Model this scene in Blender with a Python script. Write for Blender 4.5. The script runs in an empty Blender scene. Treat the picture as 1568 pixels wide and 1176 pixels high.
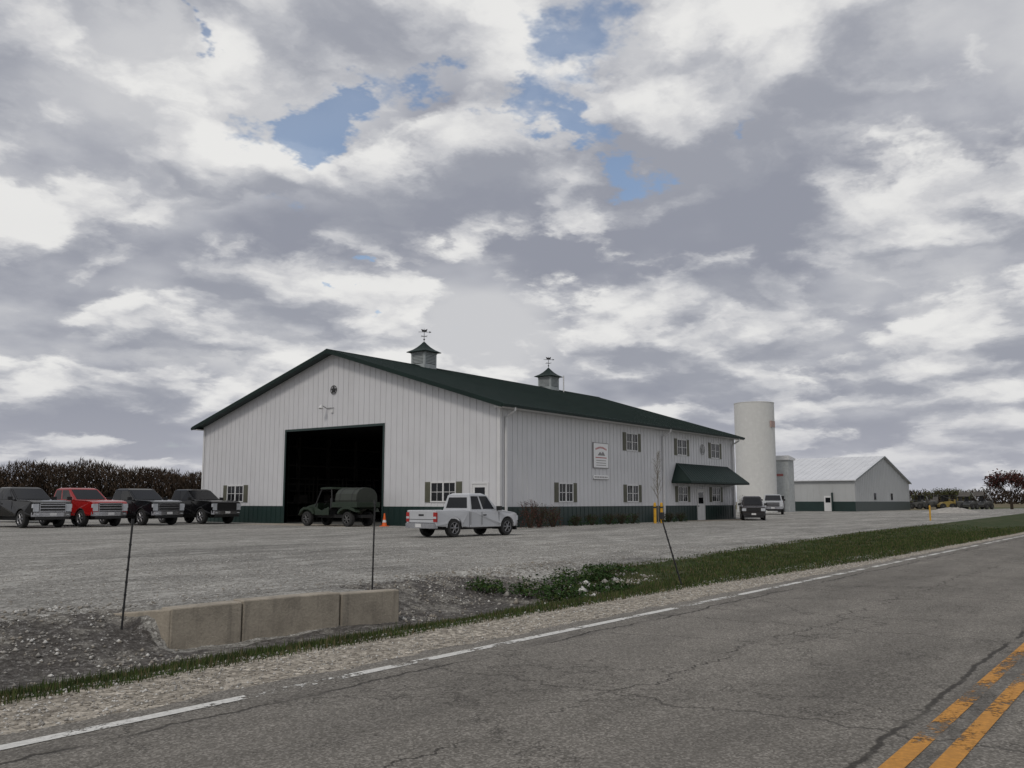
import bpy, bmesh, math, random
import numpy as np
from mathutils import Vector, Matrix
random.seed(7); np.random.seed(7)
R=math.radians
scene=bpy.context.scene
scene.view_settings.view_transform='Standard'
scene.view_settings.look='None'
scene.view_settings.exposure=0

# ------------------------------------------------------------------ helpers
class NT:
    def __init__(s,tree): s.t=tree; s.n=tree.nodes; s.l=tree.links
    def new(s,ty,**kw):
        n=s.n.new(ty)
        for k,v in kw.items(): setattr(n,k,v)
        return n
    def inp(s,sock,v):
        if isinstance(v,bpy.types.NodeSocket): s.l.new(v,sock)
        else: sock.default_value=v
    def math(s,op,a,b=0.0,c=None,clamp=False):
        n=s.new('ShaderNodeMath',operation=op); n.use_clamp=clamp
        s.inp(n.inputs[0],a); s.inp(n.inputs[1],b)
        if c is not None: s.inp(n.inputs[2],c)
        return n.outputs[0]
    def mix(s,f,a,b,blend='MIX'):
        n=s.new('ShaderNodeMix',data_type='RGBA',blend_type=blend)
        s.inp(n.inputs[0],f); s.inp(n.inputs[6],a); s.inp(n.inputs[7],b)
        return n.outputs[2]
    def noise(s,vec,scale,detail=4,rough=.5,dist=0):
        n=s.new('ShaderNodeTexNoise'); s.inp(n.inputs['Vector'],vec)
        n.inputs['Scale'].default_value=scale; n.inputs['Detail'].default_value=detail
        n.inputs['Roughness'].default_value=rough; n.inputs['Distortion'].default_value=dist
        return n
    def vor(s,vec,scale,feature='F1'):
        n=s.new('ShaderNodeTexVoronoi',feature=feature); s.inp(n.inputs['Vector'],vec)
        n.inputs['Scale'].default_value=scale
        return n
    def ramp(s,f,stops,interp='LINEAR'):
        n=s.new('ShaderNodeValToRGB'); n.color_ramp.interpolation=interp
        e=n.color_ramp.elements
        while len(e)<len(stops): e.new(.5)
        for i,(p,c) in enumerate(stops):
            e[i].position=p; e[i].color=(c[0],c[1],c[2],1) if not isinstance(c,(int,float)) else (c,c,c,1)
        s.inp(n.inputs[0],f); return n.outputs[0]
    def smooth(s,x,a,b):
        n=s.new('ShaderNodeMapRange',interpolation_type='SMOOTHSTEP')
        s.inp(n.inputs[0],x); n.inputs[1].default_value=a; n.inputs[2].default_value=b
        return n.outputs[0]
    def mapping(s,vec,scale=(1,1,1),loc=(0,0,0)):
        n=s.new('ShaderNodeMapping'); s.inp(n.inputs[0],vec)
        n.inputs['Scale'].default_value=scale; n.inputs['Location'].default_value=loc
        return n.outputs[0]

def newmat(name):
    m=bpy.data.materials.new(name); m.use_nodes=True
    nt=NT(m.node_tree); b=m.node_tree.nodes['Principled BSDF']
    return m,nt,b
def mat(name,col,rough=.6,metal=0,var=.12,scale=3.0,dirt=0,spec=None,bump=0):
    m,nt,b=newmat(name)
    tc=nt.new('ShaderNodeTexCoord').outputs['Object']
    n=nt.noise(tc,scale,2,.6)
    lo=[c*(1-var) for c in col]; hi=[min(1,c*(1+var)) for c in col]
    c=nt.ramp(n.outputs[0],[(.3,lo),(.7,hi)])
    if dirt:
        n2=nt.noise(nt.mapping(tc,(1,1,.25)),1.2,4,.7)
        c=nt.mix(nt.math('MULTIPLY',nt.smooth(n2.outputs[0],.5,.75),dirt),c,(.2,.17,.13,1))
    nt.l.new(c,b.inputs['Base Color'])
    b.inputs['Roughness'].default_value=rough; b.inputs['Metallic'].default_value=metal
    if spec is not None: b.inputs['Specular IOR Level'].default_value=spec
    if bump:
        bn=nt.new('ShaderNodeBump'); bn.inputs['Strength'].default_value=bump; bn.inputs['Distance'].default_value=.02
        nt.l.new(nt.noise(tc,scale*12,4).outputs[0],bn.inputs['Height']); nt.l.new(bn.outputs[0],b.inputs['Normal'])
    return m

class MB:
    def __init__(s): s.v=[];s.f=[];s.m=[]
    def add(s,vs,fs,mi=0):
        o=len(s.v); s.v+= [tuple(p) for p in vs]
        for f in fs: s.f.append(tuple(i+o for i in f)); s.m.append(mi)
    def box(s,x0,x1,y0,y1,z0,z1,mi=0):
        if x0>x1:x0,x1=x1,x0
        if y0>y1:y0,y1=y1,y0
        if z0>z1:z0,z1=z1,z0
        s.add([(x0,y0,z0),(x1,y0,z0),(x1,y1,z0),(x0,y1,z0),(x0,y0,z1),(x1,y0,z1),(x1,y1,z1),(x0,y1,z1)],
              [(0,3,2,1),(4,5,6,7),(0,1,5,4),(1,2,6,5),(2,3,7,6),(3,0,4,7)],mi)
    def hexa(s,p,mi=0):
        s.add(p,[(0,3,2,1),(4,5,6,7),(0,1,5,4),(1,2,6,5),(2,3,7,6),(3,0,4,7)],mi)
    def prism(s,poly,a0,a1,axis='x',mi=0,tf=None):
        n=len(poly)
        if axis=='x': vs=[(a0,p[0],p[1]) for p in poly]+[(a1,p[0],p[1]) for p in poly]
        elif axis=='y': vs=[(p[0],a0,p[1]) for p in poly]+[(p[0],a1,p[1]) for p in poly]
        else: vs=[(p[0],p[1],a0) for p in poly]+[(p[0],p[1],a1) for p in poly]
        if tf: vs=[tf(v) for v in vs]
        fs=[tuple(range(n)),tuple(range(2*n-1,n-1,-1))]+[(i,i+n,(i+1)%n+n,(i+1)%n) for i in range(n)]
        s.add(vs,fs,mi)
    def cyl(s,p0,p1,r0,r1=None,n=10,mi=0,cap=True):
        if r1 is None:r1=r0
        p0=Vector(p0);p1=Vector(p1);d=(p1-p0)
        if d.length<1e-6:return
        d.normalize(); a=d.orthogonal().normalized(); b=d.cross(a)
        vs=[]
        for p,r in((p0,r0),(p1,r1)):
            for i in range(n):
                t=2*math.pi*i/n; vs.append(p+a*math.cos(t)*r+b*math.sin(t)*r)
        fs=[(i,(i+1)%n,(i+1)%n+n,i+n) for i in range(n)]
        if cap: fs+=[tuple(range(n-1,-1,-1)),tuple(range(n,2*n))]
        s.add(vs,fs,mi)
    def lathe(s,prof,c,axis='z',n=24,mi=0):
        vs=[]
        for r,h in prof:
            for i in range(n):
                t=2*math.pi*i/n; a,b=r*math.cos(t),r*math.sin(t)
                vs.append((c[0]+a,c[1]+b,c[2]+h) if axis=='z' else (c[0]+a,c[1]+h,c[2]+b))
        fs=[]
        for k in range(len(prof)-1):
            for i in range(n):
                j=(i+1)%n; fs.append((k*n+i,k*n+j,(k+1)*n+j,(k+1)*n+i))
        s.add(vs,fs,mi)
    def obj(s,name,mats,parent=None,bevel=0,smooth=False,loc=None):
        me=bpy.data.meshes.new(name); me.from_pydata(s.v,[],s.f)
        for m in mats: me.materials.append(m)
        me.polygons.foreach_set('material_index',s.m)
        if smooth: me.polygons.foreach_set('use_smooth',[True]*len(s.f))
        me.update()
        bm=bmesh.new(); bm.from_mesh(me); bmesh.ops.recalc_face_normals(bm,faces=bm.faces); bm.to_mesh(me); bm.free()
        o=bpy.data.objects.new(name,me); scene.collection.objects.link(o)
        if parent: o.parent=parent
        if loc: o.location=loc
        if bevel:
            md=o.modifiers.new('bev','BEVEL'); md.width=bevel; md.segments=2; md.limit_method='ANGLE'; md.angle_limit=R(35)
            md.harden_normals=False
        return o
def empty(name,loc=(0,0,0),rz=0,sc=1):
    e=bpy.data.objects.new(name,None); scene.collection.objects.link(e)
    e.location=loc; e.rotation_euler=(0,0,rz); e.empty_display_size=.3; e.scale=(sc,sc,sc)
    return e
def fastmesh(name,verts,faces,mats,matidx=None):
    me=bpy.data.meshes.new(name)
    V=np.asarray(verts,dtype=np.float32); F=np.asarray(faces,dtype=np.int32)
    k=F.shape[1]
    me.vertices.add(len(V)); me.vertices.foreach_set('co',V.ravel())
    me.loops.add(F.size); me.loops.foreach_set('vertex_index',F.ravel())
    me.polygons.add(len(F)); me.polygons.foreach_set('loop_start',np.arange(0,F.size,k,dtype=np.int32))
    me.polygons.foreach_set('loop_total',np.full(len(F),k,dtype=np.int32))
    for m in mats: me.materials.append(m)
    if matidx is not None: me.polygons.foreach_set('material_index',np.asarray(matidx,dtype=np.int32))
    me.update(calc_edges=True); me.validate()
    o=bpy.data.objects.new(name,me); scene.collection.objects.link(o); return o

# ------------------------------------------------------------------ terrain functions (x=along road, y=away from road)
def sm(a,b,x):
    t=np.clip((x-a)/(b-a),0,1); return t*t*(3-2*t)
def pn(s,q):
    return (np.sin(s*2.1+q*1.3)+np.sin(s*.9-q*2.7+1)+.6*np.sin(s*5.3+q*3.9)+.5*np.sin(s*7.1-q*8.3+2)+.4*np.sin(13*s+2*q)*np.sin(11*q-3*s))/3.5
def wallq(s): return 10.49-(s-7.0)*.152
def gz(s,q):
    s=np.asarray(s,float); q=np.asarray(q,float)
    D=.14+.33*(1-sm(12,20,s))
    f1=sm(6.6,9.3,q)
    inw=sm(6.75,6.95,s)*(1-sm(10.5,10.8,s))
    far=inw*sm(wallq(s)+.03,wallq(s)+.27,q)+(1-inw)*sm(9.9,11.9,q)
    amp=.008+.045*f1*(1-far)*sm(8.6,9.4,q)
    on=sm(5.6,5.9,q)*(1-sm(12,20,q))
    return -.02-D*f1*(1-far)+amp*pn(s,q)*on-.12*sm(3.6,6,-q)
def grass_lo(s): return 6.7-.5*sm(10,25,s)
def grass_hi(s): return 9.25+1.3*sm(13,18,s)+np.maximum(s-20,0)*.05

# ------------------------------------------------------------------ materials
M={}
M['white_metal']=mat('white_metal_siding',(.60,.60,.615),.5,0,.03,.6,dirt=.08)
M['green_metal']=mat('green_metal',(.012,.030,.027),.45,0,.1,1)
M['roof_green']=mat('green_roof_metal',(.011,.023,.020),.6,0,.15,.7,spec=.2)
M['trim_white']=mat('white_trim',(.64,.64,.64),.5,0,.03)
M['sign_white']=mat('sign_white',(.8,.8,.8),.4,0,.02)
M['glass']=mat('window_glass',(.008,.009,.011),.08,0,.1,spec=.3)
M['shutter']=mat('shutter_olive',(.10,.10,.07),.6)
M['dark']=mat('painted_interior_shade',(.022,.023,.024),.9)  # near-black colour stands in for interior shade
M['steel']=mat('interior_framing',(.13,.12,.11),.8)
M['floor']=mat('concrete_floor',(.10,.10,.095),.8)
M['red']=mat('red_sign_paint',(.4,.05,.05),.5)
M['black']=mat('black_plastic',(.015,.015,.016),.6)
M['tire']=mat('tire_rubber',(.02,.02,.02),.85)
M['rim']=mat('wheel_rim',(.26,.26,.27),.4,.7)
M['chrome']=mat('chrome',(.45,.45,.47),.25,.9)
M['lens']=mat('headlight_lens',(.5,.52,.55),.15)
M['redlens']=mat('tail_light',(.35,.015,.012),.25)
M['yellow']=mat('yellow_paint',(.6,.33,.02),.5,0,.15)
M['orange']=mat('cone_orange',(.75,.13,.02),.55)
M['bark']=mat('bark',(.045,.036,.029),1,spec=0)
M['twig']=mat('twig_brown',(.066,.049,.037),1,0,.4,.15,spec=0)
M['twig2']=mat('twig_dark',(.040,.031,.024),1,0,.3,.15,spec=0)
M['redleaf']=mat('red_bud_leaves',(.10,.042,.038),.8,0,.4,2,spec=.1)
M['leaf']=mat('spring_leaves',(.085,.095,.04),.8,0,.4,2,spec=.1)
M['weed']=mat('weed_leaves',(.030,.062,.017),.7,0,.4,4,spec=.1)
M['bud']=mat('pale_buds',(.28,.28,.24),.8)
M['evergreen']=mat('evergreen_leaves',(.025,.045,.02),.8,0,.4,3,spec=.1)

def conc(name,base,streak=.4,lo=.62,bump=.4):
    m,nt,b=newmat(name); tc=nt.new('ShaderNodeTexCoord').outputs['Object']
    n=nt.noise(tc,2.2,5,.65); n2=nt.noise(tc,30,3,.6)
    c=nt.ramp(n.outputs[0],[(.25,[x*lo for x in base]),(.55,base),(.8,[x*1.12 for x in base])])
    c=nt.mix(.3*bump/.4,c,nt.ramp(n2.outputs[0],[(.3,.4),(.7,.95)]),'MULTIPLY')
    st=nt.noise(nt.mapping(tc,(5,5,.5)),1.5,4,.6)
    c=nt.mix(nt.math('MULTIPLY',nt.smooth(st.outputs[0],.5,.7),streak),c,(.11,.10,.085,1))
    nt.l.new(c,b.inputs['Base Color']); b.inputs['Roughness'].default_value=.9
    bn=nt.new('ShaderNodeBump'); bn.inputs['Strength'].default_value=bump; bn.inputs['Distance'].default_value=.02
    nt.l.new(n2.outputs[0],bn.inputs['Height']); nt.l.new(bn.outputs[0],b.inputs['Normal'])
    return m
M['conc']=conc('old_concrete',(.38,.335,.27))
M['silo']=conc('silo_white_coating',(.62,.62,.60),.05,.94,.03)

def ground_mat():
    m,nt,b=newmat('ground_gravel_grass')
    tc=nt.new('ShaderNodeTexCoord').outputs['Object']
    at=nt.new('ShaderNodeAttribute'); at.attribute_name='mask'
    sep=nt.new('ShaderNodeSeparateColor'); nt.l.new(at.outputs['Color'],sep.inputs[0])
    gr,di,lo=sep.outputs[0],sep.outputs[1],sep.outputs[2]
    edge=nt.noise(tc,1.7,4,.7).outputs[0]; fine=nt.noise(tc,9,3,.7).outputs[0]
    e=nt.math('ADD',nt.math('MULTIPLY',nt.math('SUBTRACT',edge,.5),1.1),nt.math('MULTIPLY',nt.math('SUBTRACT',fine,.5),.9))
    def brk(x): return nt.smooth(nt.math('ADD',x,e),.4,.6)
    gm=brk(gr); dm=brk(di); lm=nt.smooth(nt.math('ADD',lo,nt.math('MULTIPLY',e,.4)),.4,.6)
    v=nt.vor(tc,22); v2=nt.vor(tc,55)
    sv=nt.new('ShaderNodeSeparateColor'); nt.l.new(v.outputs['Color'],sv.inputs[0])
    sv2=nt.new('ShaderNodeSeparateColor'); nt.l.new(v2.outputs['Color'],sv2.inputs[0])
    peb=nt.math('ADD',nt.math('MULTIPLY',sv.outputs[0],.55),nt.math('MULTIPLY',sv2.outputs[0],.45))
    big=nt.noise(nt.mapping(tc,(.10,.34,1)),1,4,.6,.9).outputs[0]
    mid=nt.noise(nt.mapping(tc,(.4,1.7,1)),1,5,.68,.6).outputs[0]
    g=nt.ramp(peb,[(.1,(.11,.104,.094)),(.5,(.255,.246,.225)),(.8,(.38,.37,.342)),(.95,(.60,.588,.555))])
    tone=nt.ramp(nt.math('ADD',nt.math('MULTIPLY',big,.55),nt.math('MULTIPLY',mid,.45)),[(.36,.62),(.46,.90),(.53,1.05),(.62,1.36)])
    lot=nt.mix(1,g,tone,'MULTIPLY')
    rt_=nt.new('ShaderNodeVectorMath',operation='DISTANCE'); nt.l.new(tc,rt_.inputs[0]); rt_.inputs[1].default_value=(48,-4,0)
    wr=nt.math('ADD',rt_.outputs['Value'],nt.math('MULTIPLY',big,2.2))
    sn=nt.math('SINE',nt.math('MULTIPLY',wr,3.3))
    tm=nt.math('MULTIPLY',nt.smooth(sn,.55,.95),nt.smooth(mid,.45,.6))
    lot=nt.mix(nt.math('MULTIPLY',tm,.32),lot,(.46,.45,.42,1))
    shc=nt.mix(1,g,(1.18,1.10,1.0,1),'MULTIPLY')
    d=nt.ramp(peb,[(.1,(.045,.041,.037)),(.6,(.092,.085,.078)),(.85,(.15,.142,.132)),(.95,(.30,.29,.275))])
    d=nt.mix(nt.math('MULTIPLY',nt.smooth(edge,.47,.66),.8),d,nt.mix(1,g,(.85,.83,.80,1),'MULTIPLY'))
    gn=nt.noise(tc,22,3,.7).outputs[0]; gn2=nt.noise(tc,.8,4,.6).outputs[0]
    gc=nt.ramp(gn,[(.3,(.020,.028,.010)),(.55,(.040,.057,.018)),(.75,(.066,.082,.028))])
    gc=nt.mix(nt.math('MULTIPLY',nt.smooth(gn2,.48,.68),.55),gc,(.10,.09,.05,1))
    fn=nt.noise(nt.mapping(tc,(.01,.05,1)),1,4,.6).outputs[0]
    fc=nt.ramp(fn,[(.35,(.10,.085,.055)),(.5,(.17,.14,.09)),(.62,(.07,.09,.035))])
    sx=nt.new('ShaderNodeSeparateXYZ'); nt.l.new(tc,sx.inputs[0])
    c=nt.mix(lm,fc,lot)
    shm=nt.math('SUBTRACT',1,nt.smooth(sx.outputs[1],9.2,9.8))
    c=nt.mix(shm,c,shc)
    c=nt.mix(dm,c,d)
    c=nt.mix(gm,c,gc)
    nt.l.new(c,b.inputs['Base Color']); b.inputs['Roughness'].default_value=.95
    b.inputs['Specular IOR Level'].default_value=.15
    bn=nt.new('ShaderNodeBump'); bn.inputs['Strength'].default_value=.7; bn.inputs['Distance'].default_value=.016
    nt.l.new(nt.math('ADD',nt.math('MULTIPLY',v.outputs['Distance'],1.0),nt.math('MULTIPLY',fine,2)),bn.inputs['Height'])
    nt.l.new(bn.outputs[0],b.inputs['Normal'])
    return m
def asphalt_mat():
    m,nt,b=newmat('worn_asphalt')
    tc=nt.new('ShaderNodeTexCoord').outputs['Object']
    agg=nt.vor(tc,75); sv=nt.new('ShaderNodeSeparateColor'); nt.l.new(agg.outputs['Color'],sv.inputs[0])
    big=nt.noise(nt.mapping(tc,(.15,.8,1)),1,4,.6).outputs[0]
    mid=nt.noise(nt.mapping(tc,(.8,1.6,1)),1,5,.7).outputs[0]
    base=nt.ramp(sv.outputs[0],[(0,(.115,.106,.092)),(.6,(.18,.167,.146)),(1,(.30,.28,.25))])
    tone=nt.ramp(nt.math('ADD',nt.math('MULTIPLY',big,.5),nt.math('MULTIPLY',mid,.5)),[(.36,.74),(.5,1.0),(.64,1.22)])
    c=nt.mix(1,base,tone,'MULTIPLY')
    sx=nt.new('ShaderNodeSeparateXYZ'); nt.l.new(tc,sx.inputs[0]); X,Y=sx.outputs[0],sx.outputs[1]
    def band(y0,w): 
        d=nt.math('ABSOLUTE',nt.math('SUBTRACT',Y,y0)); return nt.math('SUBTRACT',1,nt.smooth(d,w*.3,w))
    wp=nt.math('ADD',band(2.35,.5),band(4.2,.5))
    c=nt.mix(nt.math('MULTIPLY',wp,.16),c,(.10,.092,.082,1))
    c=nt.mix(nt.math('MULTIPLY',nt.math('MULTIPLY',band(1.22,.30),nt.smooth(mid,.42,.58)),.55),c,(.05,.047,.043,1))
    c=nt.mix(nt.math('MULTIPLY',nt.math('MULTIPLY',band(5.15,.22),nt.smooth(mid,.45,.6)),.45),c,(.055,.05,.046,1))
    wn=nt.noise(tc,1.3,5,.7); 
    wv=nt.new('ShaderNodeVectorMath',operation='SCALE'); nt.l.new(wn.outputs['Color'],wv.inputs[0]); wv.inputs[3].default_value=1.3
    wa=nt.new('ShaderNodeVectorMath',operation='ADD'); nt.l.new(tc,wa.inputs[0]); nt.l.new(wv.outputs[0],wa.inputs[1])
    v1=nt.vor(nt.mapping(wa.outputs[0],(.42,.3,1)),1,'DISTANCE_TO_EDGE').outputs['Distance']
    v2=nt.vor(nt.mapping(wa.outputs[0],(1.5,1.3,1)),1,'DISTANCE_TO_EDGE').outputs['Distance']
    gate=nt.smooth(nt.noise(tc,.35,2,.5).outputs[0],.48,.6)
    c1=nt.math('SUBTRACT',1,nt.smooth(v1,.002,.008)); 
    c2=nt.math('MULTIPLY',nt.math('SUBTRACT',1,nt.smooth(v2,.004,.018)),gate)
    wig=nt.noise(nt.mapping(tc,(1.0,.05,1)),1,6,.7).outputs[0]
    def lcrack(y0,amp,w,gs):
        yy=nt.math('SUBTRACT',nt.math('SUBTRACT',Y,y0),nt.math('MULTIPLY',nt.math('SUBTRACT',wig,.5),amp))
        g=nt.smooth(nt.noise(nt.mapping(tc,(.5,0,1),(gs,0,0)),1,2,.6).outputs[0],.4,.5)
        return nt.math('MULTIPLY',nt.math('SUBTRACT',1,nt.smooth(nt.math('ABSOLUTE',yy),w*.35,w)),g)
    l=nt.math('MAXIMUM',lcrack(5.08,.5,.026,3),lcrack(1.5,.25,.03,9))
    l=nt.math('MAXIMUM',l,lcrack(3.4,.9,.014,17))
    tw=nt.noise(nt.mapping(tc,(.05,1.0,1)),1,5,.7).outputs[0]
    fr=nt.math('FRACT',nt.math('DIVIDE',nt.math('ADD',X,nt.math('MULTIPLY',tw,1.2)),4.3))
    tcr=nt.math('SUBTRACT',1,nt.smooth(nt.math('ABSOLUTE',nt.math('SUBTRACT',fr,.5)),.0015,.0055))
    cr=nt.math('MAXIMUM',nt.math('MAXIMUM',nt.math('MULTIPLY',c1,.65),nt.math('MULTIPLY',c2,.7)),nt.math('MAXIMUM',l,nt.math('MULTIPLY',tcr,.7)))
    c=nt.mix(nt.math('MULTIPLY',cr,.8),c,(.03,.027,.024,1))
    nt.l.new(c,b.inputs['Base Color']); b.inputs['Roughness'].default_value=.9
    b.inputs['Specular IOR Level'].default_value=.2
    bn=nt.new('ShaderNodeBump'); bn.inputs['Strength'].default_value=.5; bn.inputs['Distance'].default_value=.006
    nt.l.new(nt.math('SUBTRACT',nt.math('ADD',agg.outputs['Distance'],mid),nt.math('MULTIPLY',cr,2)),bn.inputs['Height'])
    nt.l.new(bn.outputs[0],b.inputs['Normal'])
    return m
def paint_mat(name,col,lo,hi,sx_=1.1):
    m,nt,b=newmat(name)
    tc=nt.new('ShaderNodeTexCoord').outputs['Object']
    n=nt.noise(nt.mapping(tc,(sx_,2,1)),1,3,.6).outputs[0]; n2=nt.noise(tc,22,4,.75).outputs[0]
    s=nt.math('ADD',nt.math('MULTIPLY',n,.62),nt.math('MULTIPLY',n2,.38))
    f=nt.smooth(s,lo,hi)
    c=nt.mix(nt.smooth(n2,.4,.7),[x*.75 for x in col]+[1],list(col)+[1])
    nt.l.new(c,b.inputs['Base Color']); b.inputs['Roughness'].default_value=.7
    tr=nt.new('ShaderNodeBsdfTransparent'); mx=nt.new('ShaderNodeMixShader')
    nt.l.new(f,mx.inputs[0]); nt.l.new(tr.outputs[0],mx.inputs[1]); nt.l.new(b.outputs[0],mx.inputs[2])
    out=m.node_tree.nodes['Material Output']; nt.l.new(mx.outputs[0],out.inputs[0])
    return m

# ------------------------------------------------------------------ ground
def arr(*segs):
    out=[]
    for a,b,st in segs: out+=list(np.arange(a,b,st))
    return np.array(sorted(set(round(float(x),4) for x in out)))
xs=np.concatenate([[-4000,-1500,-600,-250,-120,-60,-30,-15,-8],arr((-4,30,.16),(30,60,.6),(60,200,4)),[200,230,300,450,800,1600,5000]])
ys=np.concatenate([[-4000,-1500,-500,-150,-50,-20,-10,-6,-5,-4.5,-4,-3.6,-3.3,0,3],arr((5,13,.11),(13,20,.5)),[22,26,32,40,50,60,70,76,82,90,110,150,250,500,1200,5000]])
GX,GY=np.meshgrid(xs,ys,indexing='ij')
GZ=gz(GX,GY)
nx,ny=GX.shape
V=np.stack([GX.ravel(),GY.ravel(),GZ.ravel()],1)
I=np.arange(nx*ny).reshape(nx,ny)
F=np.stack([I[:-1,:-1].ravel(),I[1:,:-1].ravel(),I[1:,1:].ravel(),I[:-1,1:].ravel()],1)
g_ob=fastmesh('ground',V,F,[ground_mat()])
s_,q_=GX.ravel(),GY.ravel()
lo_,hi_=grass_lo(s_),grass_hi(s_)
grass=sm(-.12,.12,q_-lo_)*(1-sm(-.25,.25,q_-hi_))
grass=np.maximum(grass,sm(3.8,4.6,-q_))
inw=sm(6.75,6.95,s_)*(1-sm(10.4,10.8,s_))
dirt=sm(-.2,.1,q_-9.0)*(1-sm(-.4,.5,q_-(11.5-.9*sm(13,17,s_))))*(1-sm(14,18,s_))
dirt=dirt*(1-inw*sm(9.95,10.3,q_))
lot=sm(-80,-60,s_)*(1-sm(120,190,s_)*sm(24,36,q_))*(1-sm(190,230,s_))*(1-sm(74,84,q_))*sm(0,1,q_)
lot=np.maximum(lot,0)
col=np.stack([grass,dirt,lot,np.ones_like(lot)],1).astype(np.float32)
ca=g_ob.data.color_attributes.new('mask','FLOAT_COLOR','POINT'); ca.data.foreach_set('color',col.ravel())
g_ob.data.polygons.foreach_set('use_smooth',[True]*len(g_ob.data.polygons))

# ------------------------------------------------------------------ road
rx=np.concatenate([[-600,-200,-60,-20],np.arange(-5,40,.2),np.arange(40,200,4),[200,400,900,2500]])
rv=[];rf=[]
for i,x in enumerate(rx):
    e=5.66+.035*math.sin(x*3.1)+.03*math.sin(x*7.7+1)+.02*math.sin(x*17)
    for y in (-3.35,-1,1.2,3.4,e): rv.append((x,y,0.0))
    if i:
        for k in range(4):
            a=(i-1)*5+k; rf.append((a,a+5,a+6,a+1))
road=fastmesh('road',rv,rf,[asphalt_mat()])
def strip(name,y0,y1,m,x0=-300,x1=1500):
    v=[];f=[]; X=np.linspace(x0,x1,60)
    for i,x in enumerate(X):
        v+=[(x,y0,.004),(x,y1,.004)]
        if i: f.append((2*i-2,2*i,2*i+1,2*i-1))
    return fastmesh(name,v,f,[m])
wp=paint_mat('worn_white_paint',(.72,.71,.67),.465,.495,1.5)
yp=paint_mat('worn_yellow_paint',(.58,.26,.03),.40,.50,1.3)
strip('road_edge_line',5.33,5.44,wp)
strip('road_edge_line',-3.1,-2.99,wp)
strip('road_center_line',1.06,1.17,yp)
strip('road_center_line',1.27,1.38,yp)

# ------------------------------------------------------------------ gravel stones
def stones(n,sfun,smin,smax,name,mats,p3=(.45,.35,.2)):
    pts=[]
    while len(pts)<n:
        p=sfun()
        if p is not None: pts.append(p)
    P=np.array(pts); r=np.random.uniform(smin,smax,n)*np.random.uniform(.5,1,n)
    base=np.array([[1,0,0],[0,1,0],[-1,0,0],[0,-1,0],[0,0,.75],[0,0,-.75]],float)
    fb=np.array([[0,1,4],[1,2,4],[2,3,4],[3,0,4],[1,0,5],[2,1,5],[3,2,5],[0,3,5]])
    ang=np.random.uniform(0,6.28,n)
    B=base[None]*np.random.uniform(.6,1.3,(n,6,1))
    c,s=np.cos(ang)[:,None],np.sin(ang)[:,None]
    x=B[:,:,0]*c-B[:,:,1]*s; y=B[:,:,0]*s+B[:,:,1]*c
    Z=gz(P[:,0],P[:,1])
    V=np.stack([x*r[:,None]+P[:,0:1],y*r[:,None]+P[:,1:2],B[:,:,2]*r[:,None]+Z[:,None]+r[:,None]*.25],2).reshape(-1,3)
    F=(fb[None]+(np.arange(n)*6)[:,None,None]).reshape(-1,3)
    mi=np.repeat(np.random.choice(len(mats),n,p=p3),8)
    return fastmesh(name,V,F,mats,mi)
sm1=mat('stone_grey',(.3,.285,.26),.9,var=.3,scale=9); sm2=mat('stone_tan',(.25,.225,.19),.9,var=.3,scale=9); sm3=mat('stone_white',(.55,.54,.51),.9,var=.2,scale=9)
def f_sh():
    s=1.5+random.random()**1.7*26; q=random.uniform(5.60,6.95) if random.random()<.93 else random.uniform(5.3,5.66); return (s,q)
stones(8500,f_sh,.007,.020,'shoulder_gravel',[sm1,sm2,sm3])
def f_d():
    if random.random()<.35:
        s=random.uniform(3,7); q=random.uniform(9.4,12.0)
    else: s=random.uniform(10.6,18); q=random.uniform(9.0,12)
    if 6.5<s<10.7 and q>wallq(s)-.02 and q<wallq(s)+.4: return None
    if pn(s*.7,q*.9)<0 and random.random()<.85: return None
    return (s,q)
stones(2600,f_d,.010,.045,'ditch_gravel',[sm1,sm2,sm3],(.5,.35,.15))
def f_rr():
    s=random.gauss(15.3,1.1); q=random.gauss(9.8,.45); return (s,q) if 13<s<18 and 8.9<q<11 else None
stones(60,f_rr,.05,.13,'limestone_rubble',[sm1,sm2,sm3],(.4,.2,.4))
def f_lot():
    s=random.uniform(3,26); q=11.3+random.random()**1.6*9; return (s,q)
stones(6000,f_lot,.008,.024,'lot_gravel',[sm1,sm2,sm3],(.45,.3,.25))

# ------------------------------------------------------------------ grass blades
def blades(name,P,h,w,mats,lean=.5):
    n=len(P); Z=gz(P[:,0],P[:,1]); a=np.random.uniform(0,6.28,n); l=np.random.uniform(0,lean,n)*h
    la=np.random.uniform(0,6.28,n)
    dx,dy=np.cos(a)*w,np.sin(a)*w
    b0=np.stack([P[:,0]-dx,P[:,1]-dy,Z-.01],1); b1=np.stack([P[:,0]+dx,P[:,1]+dy,Z-.01],1)
    t=np.stack([P[:,0]+np.cos(la)*l,P[:,1]+np.sin(la)*l,Z+h],1)
    V=np.stack([b0,b1,t],1).reshape(-1,3); F=np.arange(n*3).reshape(-1,3)
    return fastmesh(name,V,F,mats,np.random.choice(len(mats),n))
gm1=mat('grass_green',(.062,.088,.026),.85,var=.3,scale=2,spec=.1); gm2=mat('grass_dark',(.037,.054,.019),.85,var=.3,scale=2,spec=.1); gm3=mat('grass_dry',(.13,.11,.06),.85,var=.3,scale=2,spec=.1)
n=130000
s=1+np.random.rand(n)**1.5*64
lo,hi=grass_lo(s),grass_hi(s)
q=lo-.14+np.random.rand(n)*(hi-lo+.35)
dens=.5+.5*pn(s*.8,q*1.1)
keep=np.random.rand(n)<np.clip(dens*1.1+.3,0,1)*(1-sm(38,64,s))
P=np.stack([s,q],1)[keep]
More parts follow.
